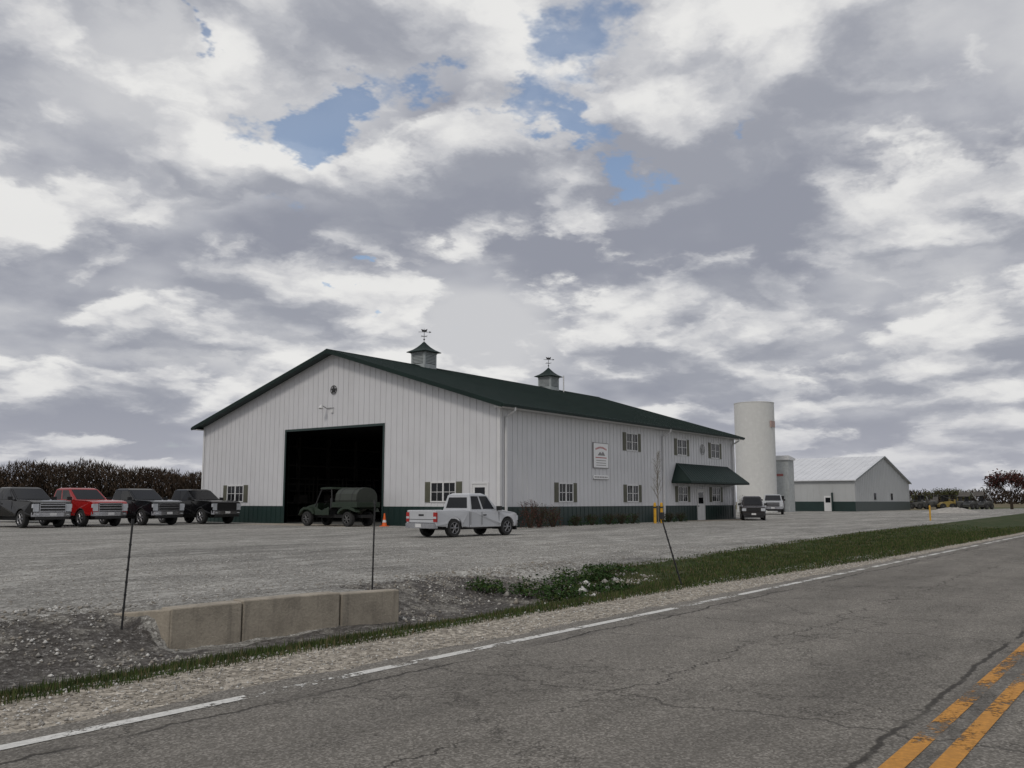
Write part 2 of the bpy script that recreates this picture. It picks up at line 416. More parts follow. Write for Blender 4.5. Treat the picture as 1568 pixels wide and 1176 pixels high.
h=np.random.uniform(.02,.075,len(P))*(1+.6*(np.random.rand(len(P))<.12))*(.6+.7*(.5+.5*pn(P[:,0]*.6,P[:,1]*.7)))
blades('grass_verge',P,h,.005+.0003*P[:,0],[gm1,gm1,gm2,gm2,gm3])

def weed(x,y,r,hh,n=620):
    mb=MB(); z0=float(gz(x,y))
    for i in range(n):
        a=random.uniform(0,6.28); rr=r*math.sqrt(random.random())*(1+.25*math.sin(3*a+x)); h=hh*(1-.6*min(1,rr/r)**2)*random.uniform(.25,1)
        c=Vector((x+rr*math.cos(a),y+rr*math.sin(a),z0+h*random.uniform(.4,1)))
        u=Vector((random.gauss(0,1),random.gauss(0,1),random.gauss(0,.6))).normalized()*random.uniform(.02,.045)
        v=Vector((random.gauss(0,1),random.gauss(0,1),random.gauss(0,1))).normalized()*random.uniform(.012,.025)
        mb.add([c-u-v*.3,c-v,c+u,c+v],[(0,1,2,3)],0 if random.random()<.8 else 1)
        if i%6==0: mb.cyl((x+rr*.5*math.cos(a),y+rr*.5*math.sin(a),z0-.02),c,.004,.002,3,2,False)
    mb.obj('weed_clump',[M['weed'],gm1,M['bark']])
for (x,y,r,h) in [(13.7,10.7,.42,.34),(14.35,10.1,.5,.45),(15.0,9.7,.45,.36),(15.9,10.3,.5,.42),(16.6,10.0,.4,.34),(14.2,9.2,.45,.24),(15.6,9.1,.5,.22),(17.6,10.4,.6,.26)]:
    weed(x,y,r,h)

# ------------------------------------------------------------------ culvert headwall
mb=MB()
def seg(pa,pb,th,z0a,z1a,z0b,z1b):
    pa=Vector(pa);pb=Vector(pb); dd=(pb-pa).normalized(); n_=Vector((-dd.y,dd.x,0))
    if n_.y<0:n_=-n_
    p=[pa,pb,pb+n_*th,pa+n_*th]
    mb.hexa([(p[0].x,p[0].y,z0a),(p[1].x,p[1].y,z0b),(p[2].x,p[2].y,z0b),(p[3].x,p[3].y,z0a),
             (p[0].x,p[0].y,z1a),(p[1].x,p[1].y,z1b),(p[2].x,p[2].y,z1b),(p[3].x,p[3].y,z1a)])
A=Vector((7.0,10.49,0)); B=Vector((10.6,9.94,0))
seg(A,A.lerp(B,.27),.30,-.75,.0,-.75,.015)
seg(A.lerp(B,.275),A.lerp(B,.70),.30,-.75,.03,-.75,.03)
seg(A.lerp(B,.705)+Vector((0,-.02,0)),B,.26,-.75,.01,-.75,.0)
seg(Vector((6.62,11.75,0)),Vector((6.985,10.50,0)),.30,-.7,-.13,-.75,-.005)
mb.obj('culvert_headwall',[M['conc']],bevel=.018)

# ------------------------------------------------------------------ marker posts
def post(b,t,name='marker_post',cap=False):
    mb=MB(); z=float(gz(*b[:2])); p0=Vector((b[0],b[1],z-.1)); p1=Vector(t)
    mb.cyl(p0,p1,.014,.013,8,0)
    ax=(p1-p0).normalized()
    mb.cyl(p1-ax*.02,p1+ax*.05,.022,.02,8,0)
    for k in range(6):
        c=p0+(p1-p0)*(.25+.11*k); mb.cyl(c,c+ax*.02,.019,.019,6,0)
    if cap: mb.box(p1.x-.03,p1.x+.03,p1.y-.035,p1.y+.035,p1.z-.02,p1.z+.09,0)
    mb.obj(name,[M['black']],smooth=False)
post((6.58,10.91),(6.63,10.86,1.08))
post((10.97,10.9),(10.98,10.88,1.32))
post((14.2,6.89),(14.0,7.16,1.08),cap=True)

# ------------------------------------------------------------------ MAIN BUILDING
X0,Y0,L,W=38.47,29.04,31.1,25.7
X1,Y1=X0+L,Y0+W; YR=(Y0+Y1)/2
def rt(y): return 10.6-.3086*abs(y-YR)
TH=.12
bld=empty('metal_shop_building',(0,0,0))
DA,DB,DZ=Y0+8.5,Y0+17.02,5.75
w=MB(); t=.2
k=TH+.01
w.prism([(Y0,-.1),(DA,-.1),(DA,rt(DA)-k),(Y0,rt(Y0)-k)],X0,X0+t,'x')
w.prism([(DA,DZ),(DB,DZ),(DB,rt(DB)-k),(YR,rt(YR)-k),(DA,rt(DA)-k)],X0,X0+t,'x')
w.prism([(DB,-.1),(Y1,-.1),(Y1,rt(Y1)-k),(DB,rt(DB)-k)],X0,X0+t,'x')
w.prism([(Y0,-.1),(Y1,-.1),(Y1,rt(Y1)-k),(YR,rt(YR)-k),(Y0,rt(Y0)-k)],X1-t,X1,'x')
w.box(X0+t,X1-t,Y0,Y0+t,-.1,rt(Y0)-k); w.box(X0+t,X1-t,Y1-t,Y1,-.1,rt(Y0)-k)
def fbox(mb,face,a0,a1,d0,d1,z0,z1,mi=0):
    if face=='F': mb.box(X0-d1,X0-d0,Y0+a0,Y0+a1,z0,z1,mi)
    elif face=='S': mb.box(X0+a0,X0+a1,Y0-d1,Y0-d0,z0,z1,mi)
WH=1.07
wins=[('F',3.02,4.71),('F',21.2,22.8),('S',5.64,7.04),('S',13.6,15.0),('S',20.95,22.35),('S',26.7,28.1)]
wz=(1.38,2.36)
wins2=[('S',13.6,15.0),('S',20.95,22.35),('S',26.7,28.1)]
wz2=(4.68,5.72)
openings=[(f,a-.08,b+.08,wz[0]-.08,wz[1]+.08) for f,a,b in wins]+[(f,a-.08,b+.08,wz2[0]-.08,wz2[1]+.08) for f,a,b in wins2]
doors=[('F',.80,1.80,0,2.28),('S',24.05,25.2,0,2.2)]
openings+=[(f,a-.08,b+.08,-1,z1+.08) for f,a,b,z0,z1 in doors]
openings+=[('F',8.38,17.14,-1,5.87),('S',19.9,30.3,2.68,4.1)]
ribs=MB()
def ribline(face,a,top):
    iv=[(WH+.02,top)]
    for f,a0,a1,z0,z1 in openings:
        if f==face and a0-.02<a<a1+.02:
            new=[]
            for lo_,hi_ in iv:
                if z0>lo_: new.append((lo_,min(hi_,z0)))
                if z1<hi_: new.append((max(lo_,z1),hi_))
            iv=[i for i in new if i[1]-i[0]>.05]
    for lo_,hi_ in iv: fbox(ribs,face,a-.02,a+.02,-.01,.024,lo_,hi_)
a=.25
while a<W-.1:
    ribline('F',a,rt(Y0+a)-k-.02); a+=.45
a=.25
while a<L-.1:
    ribline('S',a,rt(Y0)-k-.02); a+=.45
w.obj('walls',[M['white_metal']],bld)
ribs.obj('siding_ribs',[M['white_metal']],bld)
g=MB()
def wains(face,a0,a1):
    fbox(g,face,a0,a1,-.02,.018,-.08,WH)
    a=a0+.25
    while a<a1-.05: fbox(g,face,a-.02,a+.02,.01,.035,-.08,WH-.03); a+=.45
wains('F',.02,.70); wains('F',1.90,8.36); wains('F',17.16,W-.02)
wains('S',.02,23.95); wains('S',25.3,L-.02)
fbox(g,'F',8.36,8.5,-.21,.045,0,5.89); fbox(g,'F',17.02,17.16,-.21,.045,0,5.89); fbox(g,'F',8.5,17.02,-.21,.045,5.75,5.89)
g.obj('wainscot_and_door_trim',[M['green_metal']],bld)
tr=MB()
tr.box(X0-.045,X0+.13,Y0-.045,Y0-.02,WH,rt(Y0)-k,0); tr.box(X0-.045,X0-.024,Y0-.02,Y0+.13,WH,rt(Y0)-k,0)
tr.box(X0-.045,X0-.024,Y1-.13,Y1+.03,WH,rt(Y0)-k,0)
tr.box(X1-.13,X1+.03,Y0-.045,Y0-.024,WH,rt(Y0)-k,0)
tr.box(X0-.55,X1+.55,Y0-.56,Y0-.05,6.27,6.30,0)
tr.box(X0-.55,X1+.55,Y1+.05,Y1+.56,6.27,6.30,0)
def dsp(a):
    x=X0+a
    tr.cyl((x,Y0-.68,6.30),(x,Y0-.66,6.10),.06,.06,8,0); tr.cyl((x,Y0-.66,6.12),(x,Y0-.1,5.83),.06,.06,8,0)
    tr.box(x-.055,x+.055,Y0-.15,Y0-.04,.1,5.87,0)
dsp(.45); dsp(18.6); dsp(30.6)
tr.obj('trim_soffit_and_downspouts',[M['trim_white']],bld)
wf=MB()
def window(face,a0,a1,z0,z1):
    fbox(wf,face,a0,a1,-.02,.012,z0,z1,1)
    for (p,q_) in((a0-.07,a0),(a1,a1+.07)): fbox(wf,face,p,q_,-.02,.05,z0-.07,z1+.07,0)
    fbox(wf,face,a0,a1,-.02,.05,z0-.07,z0,0); fbox(wf,face,a0,a1,-.02,.05,z1,z1+.07,0)
    m=(a0+a1)/2; fbox(wf,face,m-.05,m+.05,0,.045,z0,z1,0)
    h=(z0+z1)/2
    for c0,c1 in((a0,m-.05),(m+.05,a1)):
        fbox(wf,face,c0,c1,0,.03,h-.015,h+.015,0)
        cc=(c0+c1)/2; fbox(wf,face,cc-.012,cc+.012,0,.025,z0,z1,0)
    for c0,c1 in((a0-.48,a0-.09),(a1+.09,a1+.48)):
        fbox(wf,face,c0,c1,-.02,.04,z0-.07,z1+.07,2)
        for j in range(11):
            zz=z0+(z1-z0)*(j+.5)/11; fbox(wf,face,c0+.04,c1-.04,.03,.052,zz-.02,zz+.012,2)
for f,a0,a1 in wins: window(f,a0,a1,*wz)
for f,a0,a1 in wins2: window(f,a0,a1,*wz2)
wf.obj('windows_and_shutters',[M['trim_white'],M['glass'],M['shutter']],bld)
dr=MB()
for f,a0,a1,z0,z1 in doors:
    fbox(dr,f,a0-.08,a0,-.02,.06,z0,z1+.08); fbox(dr,f,a1,a1+.08,-.02,.06,z0,z1+.08); fbox(dr,f,a0,a1,-.02,.06,z1,z1+.08)
    fbox(dr,f,a0,a1,-.02,.03,z0,z1)
    fbox(dr,f,a0+.16,a1-.16,.03,.036,1.2,z1-.18,1)
    fbox(dr,f,a0+.14,a1-.14,.03,.045,1.66,1.7,0)
    for (b0,b1) in ((a0+.14,(a0+a1)/2-.05),((a0+a1)/2+.05,a1-.14)): fbox(dr,f,b0,b1,.03,.042,.25,.95,0)
    dr.cyl(*( ((X0-.03,Y0+a1-.1,1.02),(X0-.1,Y0+a1-.1,1.02)) if f=='F' else ((X0+a0+.1,Y0-.03,1.02),(X0+a0+.1,Y0-.1,1.02)) ),.03,.03,8,2)
dr.obj('doors',[M['trim_white'],M['glass'],M['black']],bld)
r=MB(); ov=.6
ya,yb=Y0-ov,Y1+ov
r.prism([(ya,rt(ya)),(YR,rt(YR)),(yb,rt(yb)),(yb,rt(yb)-TH),(YR,rt(YR)-TH),(ya,rt(ya)-TH)],X0-ov,X1+ov,'x')
x=X0-ov+.2
while x<X1+ov:
    for yy in (ya,yb):
        r.hexa([(x-.02,yy,rt(yy)-.01),(x+.02,yy,rt(yy)-.01),(x+.02,YR,rt(YR)-.01),(x-.02,YR,rt(YR)-.01),
                (x-.012,yy,rt(yy)+.028),(x+.012,yy,rt(yy)+.028),(x+.012,YR,rt(YR)+.028),(x-.012,YR,rt(YR)+.028)])
    x+=.45
r.prism([(YR-.25,rt(YR-.25)+.035),(YR,rt(YR)+.05),(YR+.25,rt(YR+.25)+.035),(YR,rt(YR)+.02)],X0-ov-.02,X1+ov+.02,'x')
for xx in (X0-ov-.03,X1+ov+.005):
    r.prism([(ya,rt(ya)+.02),(YR,rt(YR)+.02),(yb,rt(yb)+.02),(yb,rt(yb)-.22),(YR,rt(YR)-.22),(ya,rt(ya)-.22)],xx,xx+.025,'x')
r.box(X0-ov,X1+ov,ya-.13,ya-.005,rt(ya)-.16,rt(ya)-.02); r.box(X0-ov,X1+ov,yb+.005,yb+.13,rt(ya)-.16,rt(ya)-.02)
r.obj('roof',[M['roof_green']],bld)
gs=MB()
gs.prism([(ya+.02,rt(ya)-.14),(YR,rt(YR)-.14),(yb-.02,rt(yb)-.14),(yb-.02,rt(yb)-.17),(YR,rt(YR)-.17),(ya+.02,rt(ya)-.17)],X0-ov+.01,X0-.005,'x')
gs.obj('gable_soffit',[M['green_metal']],bld)
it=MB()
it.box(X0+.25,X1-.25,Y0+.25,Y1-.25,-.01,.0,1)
it.box(X1-.3,X1-.25,Y0+.3,Y1-.3,0,6.2,0); it.box(X0+.3,X1-.3,Y0+.22,Y0+.27,0,6.2,0); it.box(X0+.3,X1-.3,Y1-.27,Y1-.22,0,6.2,0)  # dark panels added so the white walls don't bounce light inside
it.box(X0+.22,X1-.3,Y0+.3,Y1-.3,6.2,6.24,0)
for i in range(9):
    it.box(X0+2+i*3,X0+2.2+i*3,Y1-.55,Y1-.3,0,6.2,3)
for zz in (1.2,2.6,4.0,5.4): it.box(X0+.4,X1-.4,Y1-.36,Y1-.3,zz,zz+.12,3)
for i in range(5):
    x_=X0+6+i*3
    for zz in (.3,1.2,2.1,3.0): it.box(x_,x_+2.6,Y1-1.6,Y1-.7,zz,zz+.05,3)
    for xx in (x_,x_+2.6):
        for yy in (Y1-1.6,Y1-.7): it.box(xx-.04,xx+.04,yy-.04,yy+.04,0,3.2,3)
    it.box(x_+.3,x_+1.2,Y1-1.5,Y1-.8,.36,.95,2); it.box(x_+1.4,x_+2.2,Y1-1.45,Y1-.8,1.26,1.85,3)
it.obj('interior_with_shade_lining',[M['dark'],M['floor'],M['black'],M['steel']],bld)
aw=MB(); zt,ze=4.05,2.76; o=1.5
T0,T1=X0+20.7,X0+29.6; E0,E1=X0+19.9,X0+30.4; yw=Y0-.025; yo=Y0-o
aw.add([(T0,yw,zt),(T1,yw,zt),(E1,yo,ze),(E0,yo,ze),(E0,yw,ze),(E1,yw,ze),
        (E0,yo,ze-.13),(E1,yo,ze-.13),(E0,yw,ze-.13),(E1,yw,ze-.13)],
       [(0,3,2,1),(0,4,3),(1,2,5),(3,6,7,2),(4,8,6,3),(2,7,9,5),(6,8,9,7)])
nrib=24
for i in range(nrib+1):
    f=i/nrib; xt=T0+(T1-T0)*f; xe=E0+(E1-E0)*f
    aw.cyl((xt,yw,zt),(xe,yo,ze),.02,.02,4)
aw.obj('entry_awning',[M['roof_green']],bld)
em=MB()
def star(face,a,z,rad,mi):
    pts=[]
    for i in range(10):
        rr=rad if i%2==0 else rad*.42; tt=math.pi/2+i*math.pi/5; pts.append((rr*math.cos(tt),rr*math.sin(tt)))
    if face=='F': em.prism([(Y0+a+p[0],z+p[1]) for p in pts],X0-.07,X0-.04,'x',mi)
    else: em.prism([(X0+a+p[0],z+p[1]) for p in pts],Y0-.07,Y0-.04,'y',mi)
    nseg=20
    for i in range(nseg):
        t0,t1=2*math.pi*i/nseg,2*math.pi*(i+1)/nseg
        c=lambda t_:(X0-.05,Y0+a+rad*math.cos(t_),z+rad*math.sin(t_)) if face=='F' else (X0+a+rad*math.cos(t_),Y0-.05,z+rad*math.sin(t_))
        em.cyl(c(t0),c(t1),.02,.02,5,mi)
star('F',12.75,8.15,.26,0); star('S',25.1,5.2,.38,1)
em.cyl((X0-.02,YR+.5,7.05),(X0-.45,YR+.5,7.2),.03,.03,6,1); em.cyl((X0-.45,YR+.5,7.22),(X0-.5,YR+.5,7.0),.06,.16,10,2)
em.box(X0-.08,X0,YR-.1,YR+.08,6.75,6.95,2)
em.cyl((X0-.05,YR-.15,7.05),(X0-.05,YR+.5,7.05),.02,.02,5,1)
em.obj('star_emblems_and_wall_lamp',[M['black'],mat('weathered_grey',(.3,.3,.3),.6),M['trim_white']],bld)
sg=MB()
fbox(sg,'S',9.4,11.15,.02,.07,3.42,4.9,0); fbox(sg,'S',9.4,11.15,.02,.06,2.72,2.95,0)
for (c0,c1,z0,z1) in ((9.36,9.4,3.38,4.94),(11.15,11.19,3.38,4.94),(9.4,11.15,4.9,4.94),(9.4,11.15,3.38,3.42),(9.37,11.18,2.69,2.72)): fbox(sg,'S',c0,c1,.02,.075,z0,z1,2)
for i in range(9):
    t_=i/8; a_=9.68+1.19*t_; z_=4.55+.10*math.sin(math.pi*t_)
    fbox(sg,'S',a_-.045,a_+.045,.07,.078,z_-.055,z_+.055,1)
sg.prism([(X0+9.85,4.16),(X0+10.15,4.38),(X0+10.3,4.28),(X0+10.5,4.41),(X0+10.75,4.16)],Y0-.08,Y0-.07,'y',2)
fbox(sg,'S',9.62,10.93,.07,.076,4.0,4.05,1)
for zz in(3.85,3.7,3.56): fbox(sg,'S',9.7,10.85,.07,.076,zz-.02,zz+.02,2)
for k_ in range(8): fbox(sg,'S',9.5+k_*.2,9.63+k_*.2,.06,.066,2.79,2.88,2)
sg.obj('business_sign',[M['sign_white'],M['red'],mat('sign_grey',(.25,.24,.24),.6)],bld)
def cupola(tx):
    c=MB(); x=X0+tx; y=YR; h=.62; zr=rt(YR)
    c.box(x-h,x+h,y-h,y+h,zr-.35,zr+.12,0)
    c.box(x-h+.04,x+h-.04,y-h+.04,y+h-.04,zr+.12,zr+.85,3)
    for sx in(-1,1):
        for sy in(-1,1): c.box(x+sx*h,x+sx*(h-.13),y+sy*h,y+sy*(h-.13),zr+.12,zr+.85,0)
    for j in range(7):
        zz=zr+.17+j*.1
        c.box(x-h+.14,x+h-.14,y-h+.005,y+h-.005,zz,zz+.065,0); c.box(x-h+.005,x+h-.005,y-h+.14,y+h-.14,zz,zz+.065,0)
    c.box(x-h-.03,x+h+.03,y-h-.03,y+h+.03,zr+.85,zr+.95,0)
    prof=[(.86,.95),(.84,1.0),(.55,1.16),(.34,1.34),(.16,1.55),(.04,1.72)]
    vs=[];fs=[]
    for rr,zz in prof:
        for sx,sy in((-1,-1),(1,-1),(1,1),(-1,1)): vs.append((x+sx*rr,y+sy*rr,zr+zz))
    for i in range(len(prof)-1):
        for j in range(4): fs.append((i*4+j,i*4+(j+1)%4,i*4+4+(j+1)%4,i*4+4+j))
    fs+= [(3,2,1,0),tuple(range(len(vs)-4,len(vs)))]
    c.add(vs,fs,1)
    zt=zr+1.7
    c.cyl((x,y,zt),(x,y,zt+.95),.022,.018,6,2)
    c.lathe([(.0,-.06),(.055,-.03),(.07,0),(.055,.03),(0,.06)],(x,y,zt+.2),'z',8,2)
    c.cyl((x-.3,y+.0,zt+.42),(x+.3,y,zt+.42),.015,.015,5,2); c.cyl((x,y-.3,zt+.42),(x,y+.3,zt+.42),.015,.015,5,2)
    c.cyl((x-.28,y+.28,zt+.72),(x+.28,y-.28,zt+.72),.016,.016,5,2)
    c.add([(x-.1,y+.1,zt+.74),(x+.12,y-.12,zt+.74),(x+.16,y-.16,zt+.95),(x+.02,y-.02,zt+.86),(x-.16,y+.16,zt+.93)],[(0,1,2,3,4)],2)
    c.add([(x+.25,y-.25,zt+.65),(x+.25,y-.25,zt+.79),(x+.36,y-.36,zt+.72)],[(0,1,2)],2)
    c.obj('cupola',[mat('cupola_grey',(.36,.39,.39),.6),M['roof_green'],M['black'],M['dark']],bld)
cupola(8.3); cupola(23.7)
vp=MB(); vp.cyl((X0+24.6,YR-.9,rt(YR-.9)-.2),(X0+24.6,YR-.9,rt(YR)+1.1),.05,.05,8); vp.obj('vent_pipe',[M['trim_white']],bld)
mb=MB(); mb.box(X0-3,X0-.05,DA-.6,DB+.6,-.15,-.012); mb.box(X0+22,X1,Y0-1.7,Y0-.06,-.15,.0)
mb.obj('concrete_apron',[M['conc']])

# ------------------------------------------------------------------ vehicles
def wheelgeo(mb,x,y,r,wd,side):
    mb.lathe([(r*.62,-wd/2),(r*.9,-wd/2),(r*.985,-wd*.38),(r,-wd*.2),(r,wd*.2),(r*.985,wd*.38),(r*.9,wd/2),(r*.62,wd/2)],(x,y,r),'y',26,0)
    yo=y+side*wd*.36
    mb.lathe([(r*.64,side*wd*.12),(r*.6,0),(r*.55,-side*.03),(r*.0,-side*.03)],(x,yo,r),'y',20,2)
    for i in range(6):
        a=i*math.pi/3
        p0=Vector((x,yo+side*.015,r)); p1=Vector((x+r*.6*math.cos(a),yo+side*.01,r+r*.6*math.sin(a)))
        mb.cyl(p0,p1,r*.10,r*.07,6,1)
    mb.lathe([(r*.64,side*wd*.13),(r*.61,side*wd*.16),(r*.57,side*.02)],(x,yo,r),'y',24,1)
    mb.lathe([(r*.17,0),(r*.15,side*.05),(0,side*.055)],(x,yo,r),'y',12,1)
def quadon(mb,P,u0,u1,v0,v1,off,mi,w1=None):
    p00,p10,p11,p01=[Vector(p) for p in P]
    def bl(u,v): return p00*(1-u)*(1-v)+p10*u*(1-v)+p11*u*v+p01*(1-u)*v
    n=(p10-p00).cross(p01-p00).normalized()*off
    if w1 is None: w1=(u0,u1)
    mb.add([bl(u0,v0)+n,bl(u1,v0)+n,bl(w1[1],v1)+n,bl(w1[0],v1)+n],[(0,1,2,3)],mi)
def vehicle(name,loc,rz,paint,L=5.1,W=1.76,H=1.68,wb=3.19,ro=1.12,wr=.36,zs=.36,zb=1.02,zh=.93,bl=2.0,cl=1.75,kind='pickup',grille='black',extra=None,bumper='chrome',gh=.26,gw=.57,sc=1,rk=.52):
    e=empty(name,loc,rz,sc); xr,xf=-L/2,L/2; xa=xr+ro; xb=xa+wb; ra=wr+.07; hw=W/2
    xbed=xr+bl if kind=='pickup' else xr+.02
    xc=xbed+cl if kind=='pickup' else xb-.55
    def tf(v):
        x,y,z=v
        t=max(0,(x-(xf-.7))/.7); y*=1-.07*t*t
        t2=max(0,(z-(zb-.25))/.3); y*=1-.035*min(1,t2)
        t3=max(0,(zs+.12-z)/.12); y*=1-.03*min(1,t3)
        return (x,y,z)
    def arch(c,r,z0):
        a0=math.asin((z0-wr)/r) if z0>wr-r else 0
        return [(c+r*math.cos(a),wr+r*math.sin(a)) for a in np.linspace(math.pi-a0,a0,11)]
    b=MB()
    top=[(xf-.06,zs+.02),(xf,zs+.14),(xf,zh-.22),(xf-.05,zh-.06),(xf-.2,zh),(xf-.6,zh+.05),(xc+.12,zb+.04),(xc-.1,zb)]
    if kind=='pickup':
        poly=[(xbed+.02,zs)]+arch(xb,ra,zs)+top+[(xbed+.02,zb)]
        b.prism(poly,-hw,hw,'y',0,tf)
        bz=zb+.02
        bp=[(xr+.02,zs+.08)]+arch(xa,ra,zs+.04)+[(xbed-.01,zs),(xbed-.01,bz),(xr,bz),(xr,zs+.2)]
        for sgn in(-1,1): b.prism(bp,sgn*(hw-.08),sgn*hw,'y',0,tf)
        b.box(xr+.08,xbed-.02,-hw+.1,hw-.1,zs+.2,zs+.28,0)
        b.box(xr,xr+.07,-hw+.085,hw-.085,zs+.2,bz-.01,0)
        b.box(xbed-.07,xbed-.015,-hw+.085,hw-.085,zs+.2,bz-.01,0)
    else:
        poly=[(xr,zs+.1)]+arch(xa,ra,zs+.02)+arch(xb,ra,zs)+top+[(xr+.05,zb+.02),(xr,zb-.2)]
        b.prism(poly,-hw,hw,'y',0,tf)
    g0=xbed+.04; g1=xc+.14; t0=xbed+(.16 if kind=='pickup' else .35); t1=xc-(rk if kind=='pickup' else .6)
    wb_,wt=hw*.965-.035,hw-.23
    hb=H-.07
    G=[(g0,-wb_,zb-.02),(g1,-wb_+.06,zb-.0),(g1,wb_-.06,zb-.0),(g0,wb_,zb-.02),(t0,-wt,hb),(t1,-wt,hb),(t1,wt,hb),(t0,wt,hb)]
    b.hexa(G,0)
    b.hexa([(t0,-wt,hb-.0),(t1,-wt,hb),(t1,wt,hb),(t0,wt,hb),(t0+.14,-wt+.12,H),(t1-.2,-wt+.12,H),(t1-.2,wt-.12,H),(t0+.14,wt-.12,H)],0)
    b.obj('body',[paint],e,bevel=.04)
    d=MB()
    L_=(G[0],G[1],G[5],G[4]); R_=(G[2],G[3],G[7],G[6])
    for P,fl in((L_,0),(R_,1)):
        segs=[(.06,.40,.07,.44),(.46,.86,.50,.93)] if kind=='pickup' else [(.03,.28,.07,.28),(.31,.58,.31,.60),(.61,.90,.63,.95)]
        for (u0,u1,w0,w1) in segs:
            if fl: u0,u1,w0,w1=1-u1,1-u0,1-w1,1-w0
            quadon(d,P,u0,u1,.10,.92,.008,0,(w0,w1))
    quadon(d,(G[1],G[2],G[6],G[5]),.06,.94,.08,.95,.010,0)
    quadon(d,(G[3],G[0],G[4],G[7]),.10,.90,.18,.85,.008,0)
    for sg_ in(-1,1):
        yy=sg_*(hw+.002)
        for xx in ([xbed+.03,xbed+cl*.40,xc-.0] if kind=='pickup' else [xa+.45,(xa+xb)/2+.1,xb-.5]):
            d.box(xx-.006,xx+.006,yy-.006,yy+.002 if sg_>0 else yy+.006,zs+.1,zb-.06,1)
        d.box((xbed+cl*.45) if kind=='pickup' else 0.0,((xbed+cl*.45) if kind=='pickup' else 0.0)+.16,yy-.02,yy+.02,zb-.2,zb-.16,1)
        mx=xc-.12; d.box(mx,mx+.10,sg_*(hw-.04),sg_*(hw+.18),zb+.0,zb+.17,1)
        for c in(xa,xb):
            pts=arch(c,ra+.0,zs+.02)
            for i in range(len(pts)-1):
                d.cyl((pts[i][0],sg_*(hw-.01),pts[i][1]),(pts[i+1][0],sg_*(hw-.01),pts[i+1][1]),.018,.018,5,1 if extra!='plain' else 6)
        d.box(xf-.07,xf+.012,sg_*(hw*(gw+.03)),sg_*(hw*.915),zh-.10-gh*.85,zh-.12,3)
        d.box(xf-.10,xf-.0,sg_*(hw*.93-.03),sg_*(hw*.945),zh-.32,zh-.14,3)
        d.box(xr-.012,xr+.06,sg_*(hw-.16),sg_*(hw+.006),zb-.42,zb-.06,4)
        d.box(xr-.014,xr+.05,sg_*(hw-.155),sg_*(hw+.004),zb-.30,zb-.22,3)
        if extra=='big':
            d.lathe([(.075,0),(.07,.02),(0,.02)],(xf+.1,sg_*hw*.72,zs+.08),'z',8,3)
    gm={'black':1,'chrome':2,'paint':6}[grille]
    d.box(xf-.03,xf+.02,-hw*gw,hw*gw,zh-.10-gh,zh-.10,1)
    nb=3
    for j in range(nb):
        z_=zh-.10-gh+gh*(j+.6)/(nb+.3); d.box(xf-.0,xf+.034,-hw*(gw-.01),hw*(gw-.01),z_-.02,z_+.02,gm)
    d.box(xf,xf+.038,-hw*(gw+.01),hw*(gw+.01),zh-.12,zh-.08,gm if gm else 1)
    for s_ in(-1,1): d.box(xf,xf+.038,s_*hw*(gw+.01),s_*hw*(gw-.03),zh-.10-gh,zh-.1,gm)
    bm_={'chrome':2,'black':1}[bumper]
    d.prism([(xf-.1,-hw*.95),(xf+.06,-hw*.85),(xf+.11,-hw*.5),(xf+.11,hw*.5),(xf+.06,hw*.85),(xf-.1,hw*.95)],zs+.0,zs+.2,'z',bm_)
    d.box(xf+.0,xf+.07,-hw*.8,hw*.8,zs-.14,zs-.01,1); d.box(xf+.11,xf+.12,-.16,.16,zs+.05,zs+.17,5)
    d.prism([(xr+.1,-hw*.97),(xr-.1,-hw*.93),(xr-.15,-hw*.6),(xr-.15,hw*.6),(xr-.1,hw*.93),(xr+.1,hw*.97)],zs+.0,zs+.19,'z',bm_)
    d.box(xr-.162,xr-.15,-.16,.16,zs+.04,zs+.17,5)
    if kind=='pickup':
        d.box(xr-.01,xr,-.14,.14,zb-.2,zb-.13,1); d.box(xr-.004,xr,-hw+.12,hw-.12,zs+.32,zs+.34,1)
    d.box(xa-.2,xb+.2,-hw*.55,hw*.55,wr-.08,zs+.12,1)
    d.box(xa-ra-.04,xa+ra+.04,-hw+.3,hw-.3,wr,zb-.45,1); d.box(xb-ra-.04,xb+ra+.04,-hw+.3,hw-.3,wr,zb-.35,1)
    d.obj('trim_and_glass',[M['glass'],M['black'],M['chrome'],M['lens'],M['redlens'],M['trim_white'],paint],e)
    wm=MB(); tw=wr*.62
    for c in(xa,xb):
        for sg_ in(-1,1): wheelgeo(wm,c,sg_*(hw-tw/2-.01),wr,tw,sg_)
    wm.obj('wheels',[M['tire'],M['rim'],M['black']],e,smooth=False)
    return e
def paint(name,c,rough=.25,coat=.5,dirt=.12,spec=.4):
    m=mat(name,c,rough,0,.04,.8,dirt=dirt,spec=spec); m.node_tree.nodes['Principled BSDF'].inputs['Coat Weight'].default_value=coat
    m.node_tree.nodes['Principled BSDF'].inputs['Coat Roughness'].default_value=.05
    return m
pw=paint('silver_white_paint',(.46,.47,.49)); pb=paint('black_paint',(.005,.005,.006),.12,.0,.01,.3); pr=paint('red_paint',(.30,.010,.010),.15,.15,.02,.35); pg=paint('charcoal_paint',(.007,.008,.010),.12,.05,.01,.3); psil=paint('silver_paint',(.36,.37,.38)); pbr=paint('dark_brown_paint',(.02,.015,.015))
vehicle('pickup_truck',(28.85,23.55,-.02),R(-5),pw,grille='black',extra='plain',L=4.75,W=1.66,H=1.70,wb=3.05,ro=1.0,bl=1.85,cl=1.68)
big=dict(L=5.9,W=2.03,H=1.98,wb=3.75,ro=1.1,wr=.43,zs=.55,zb=1.34,zh=1.28,bl=1.8,cl=2.15,kind='pickup',gh=.46,gw=.62,sc=1.08,extra='big',rk=.72)
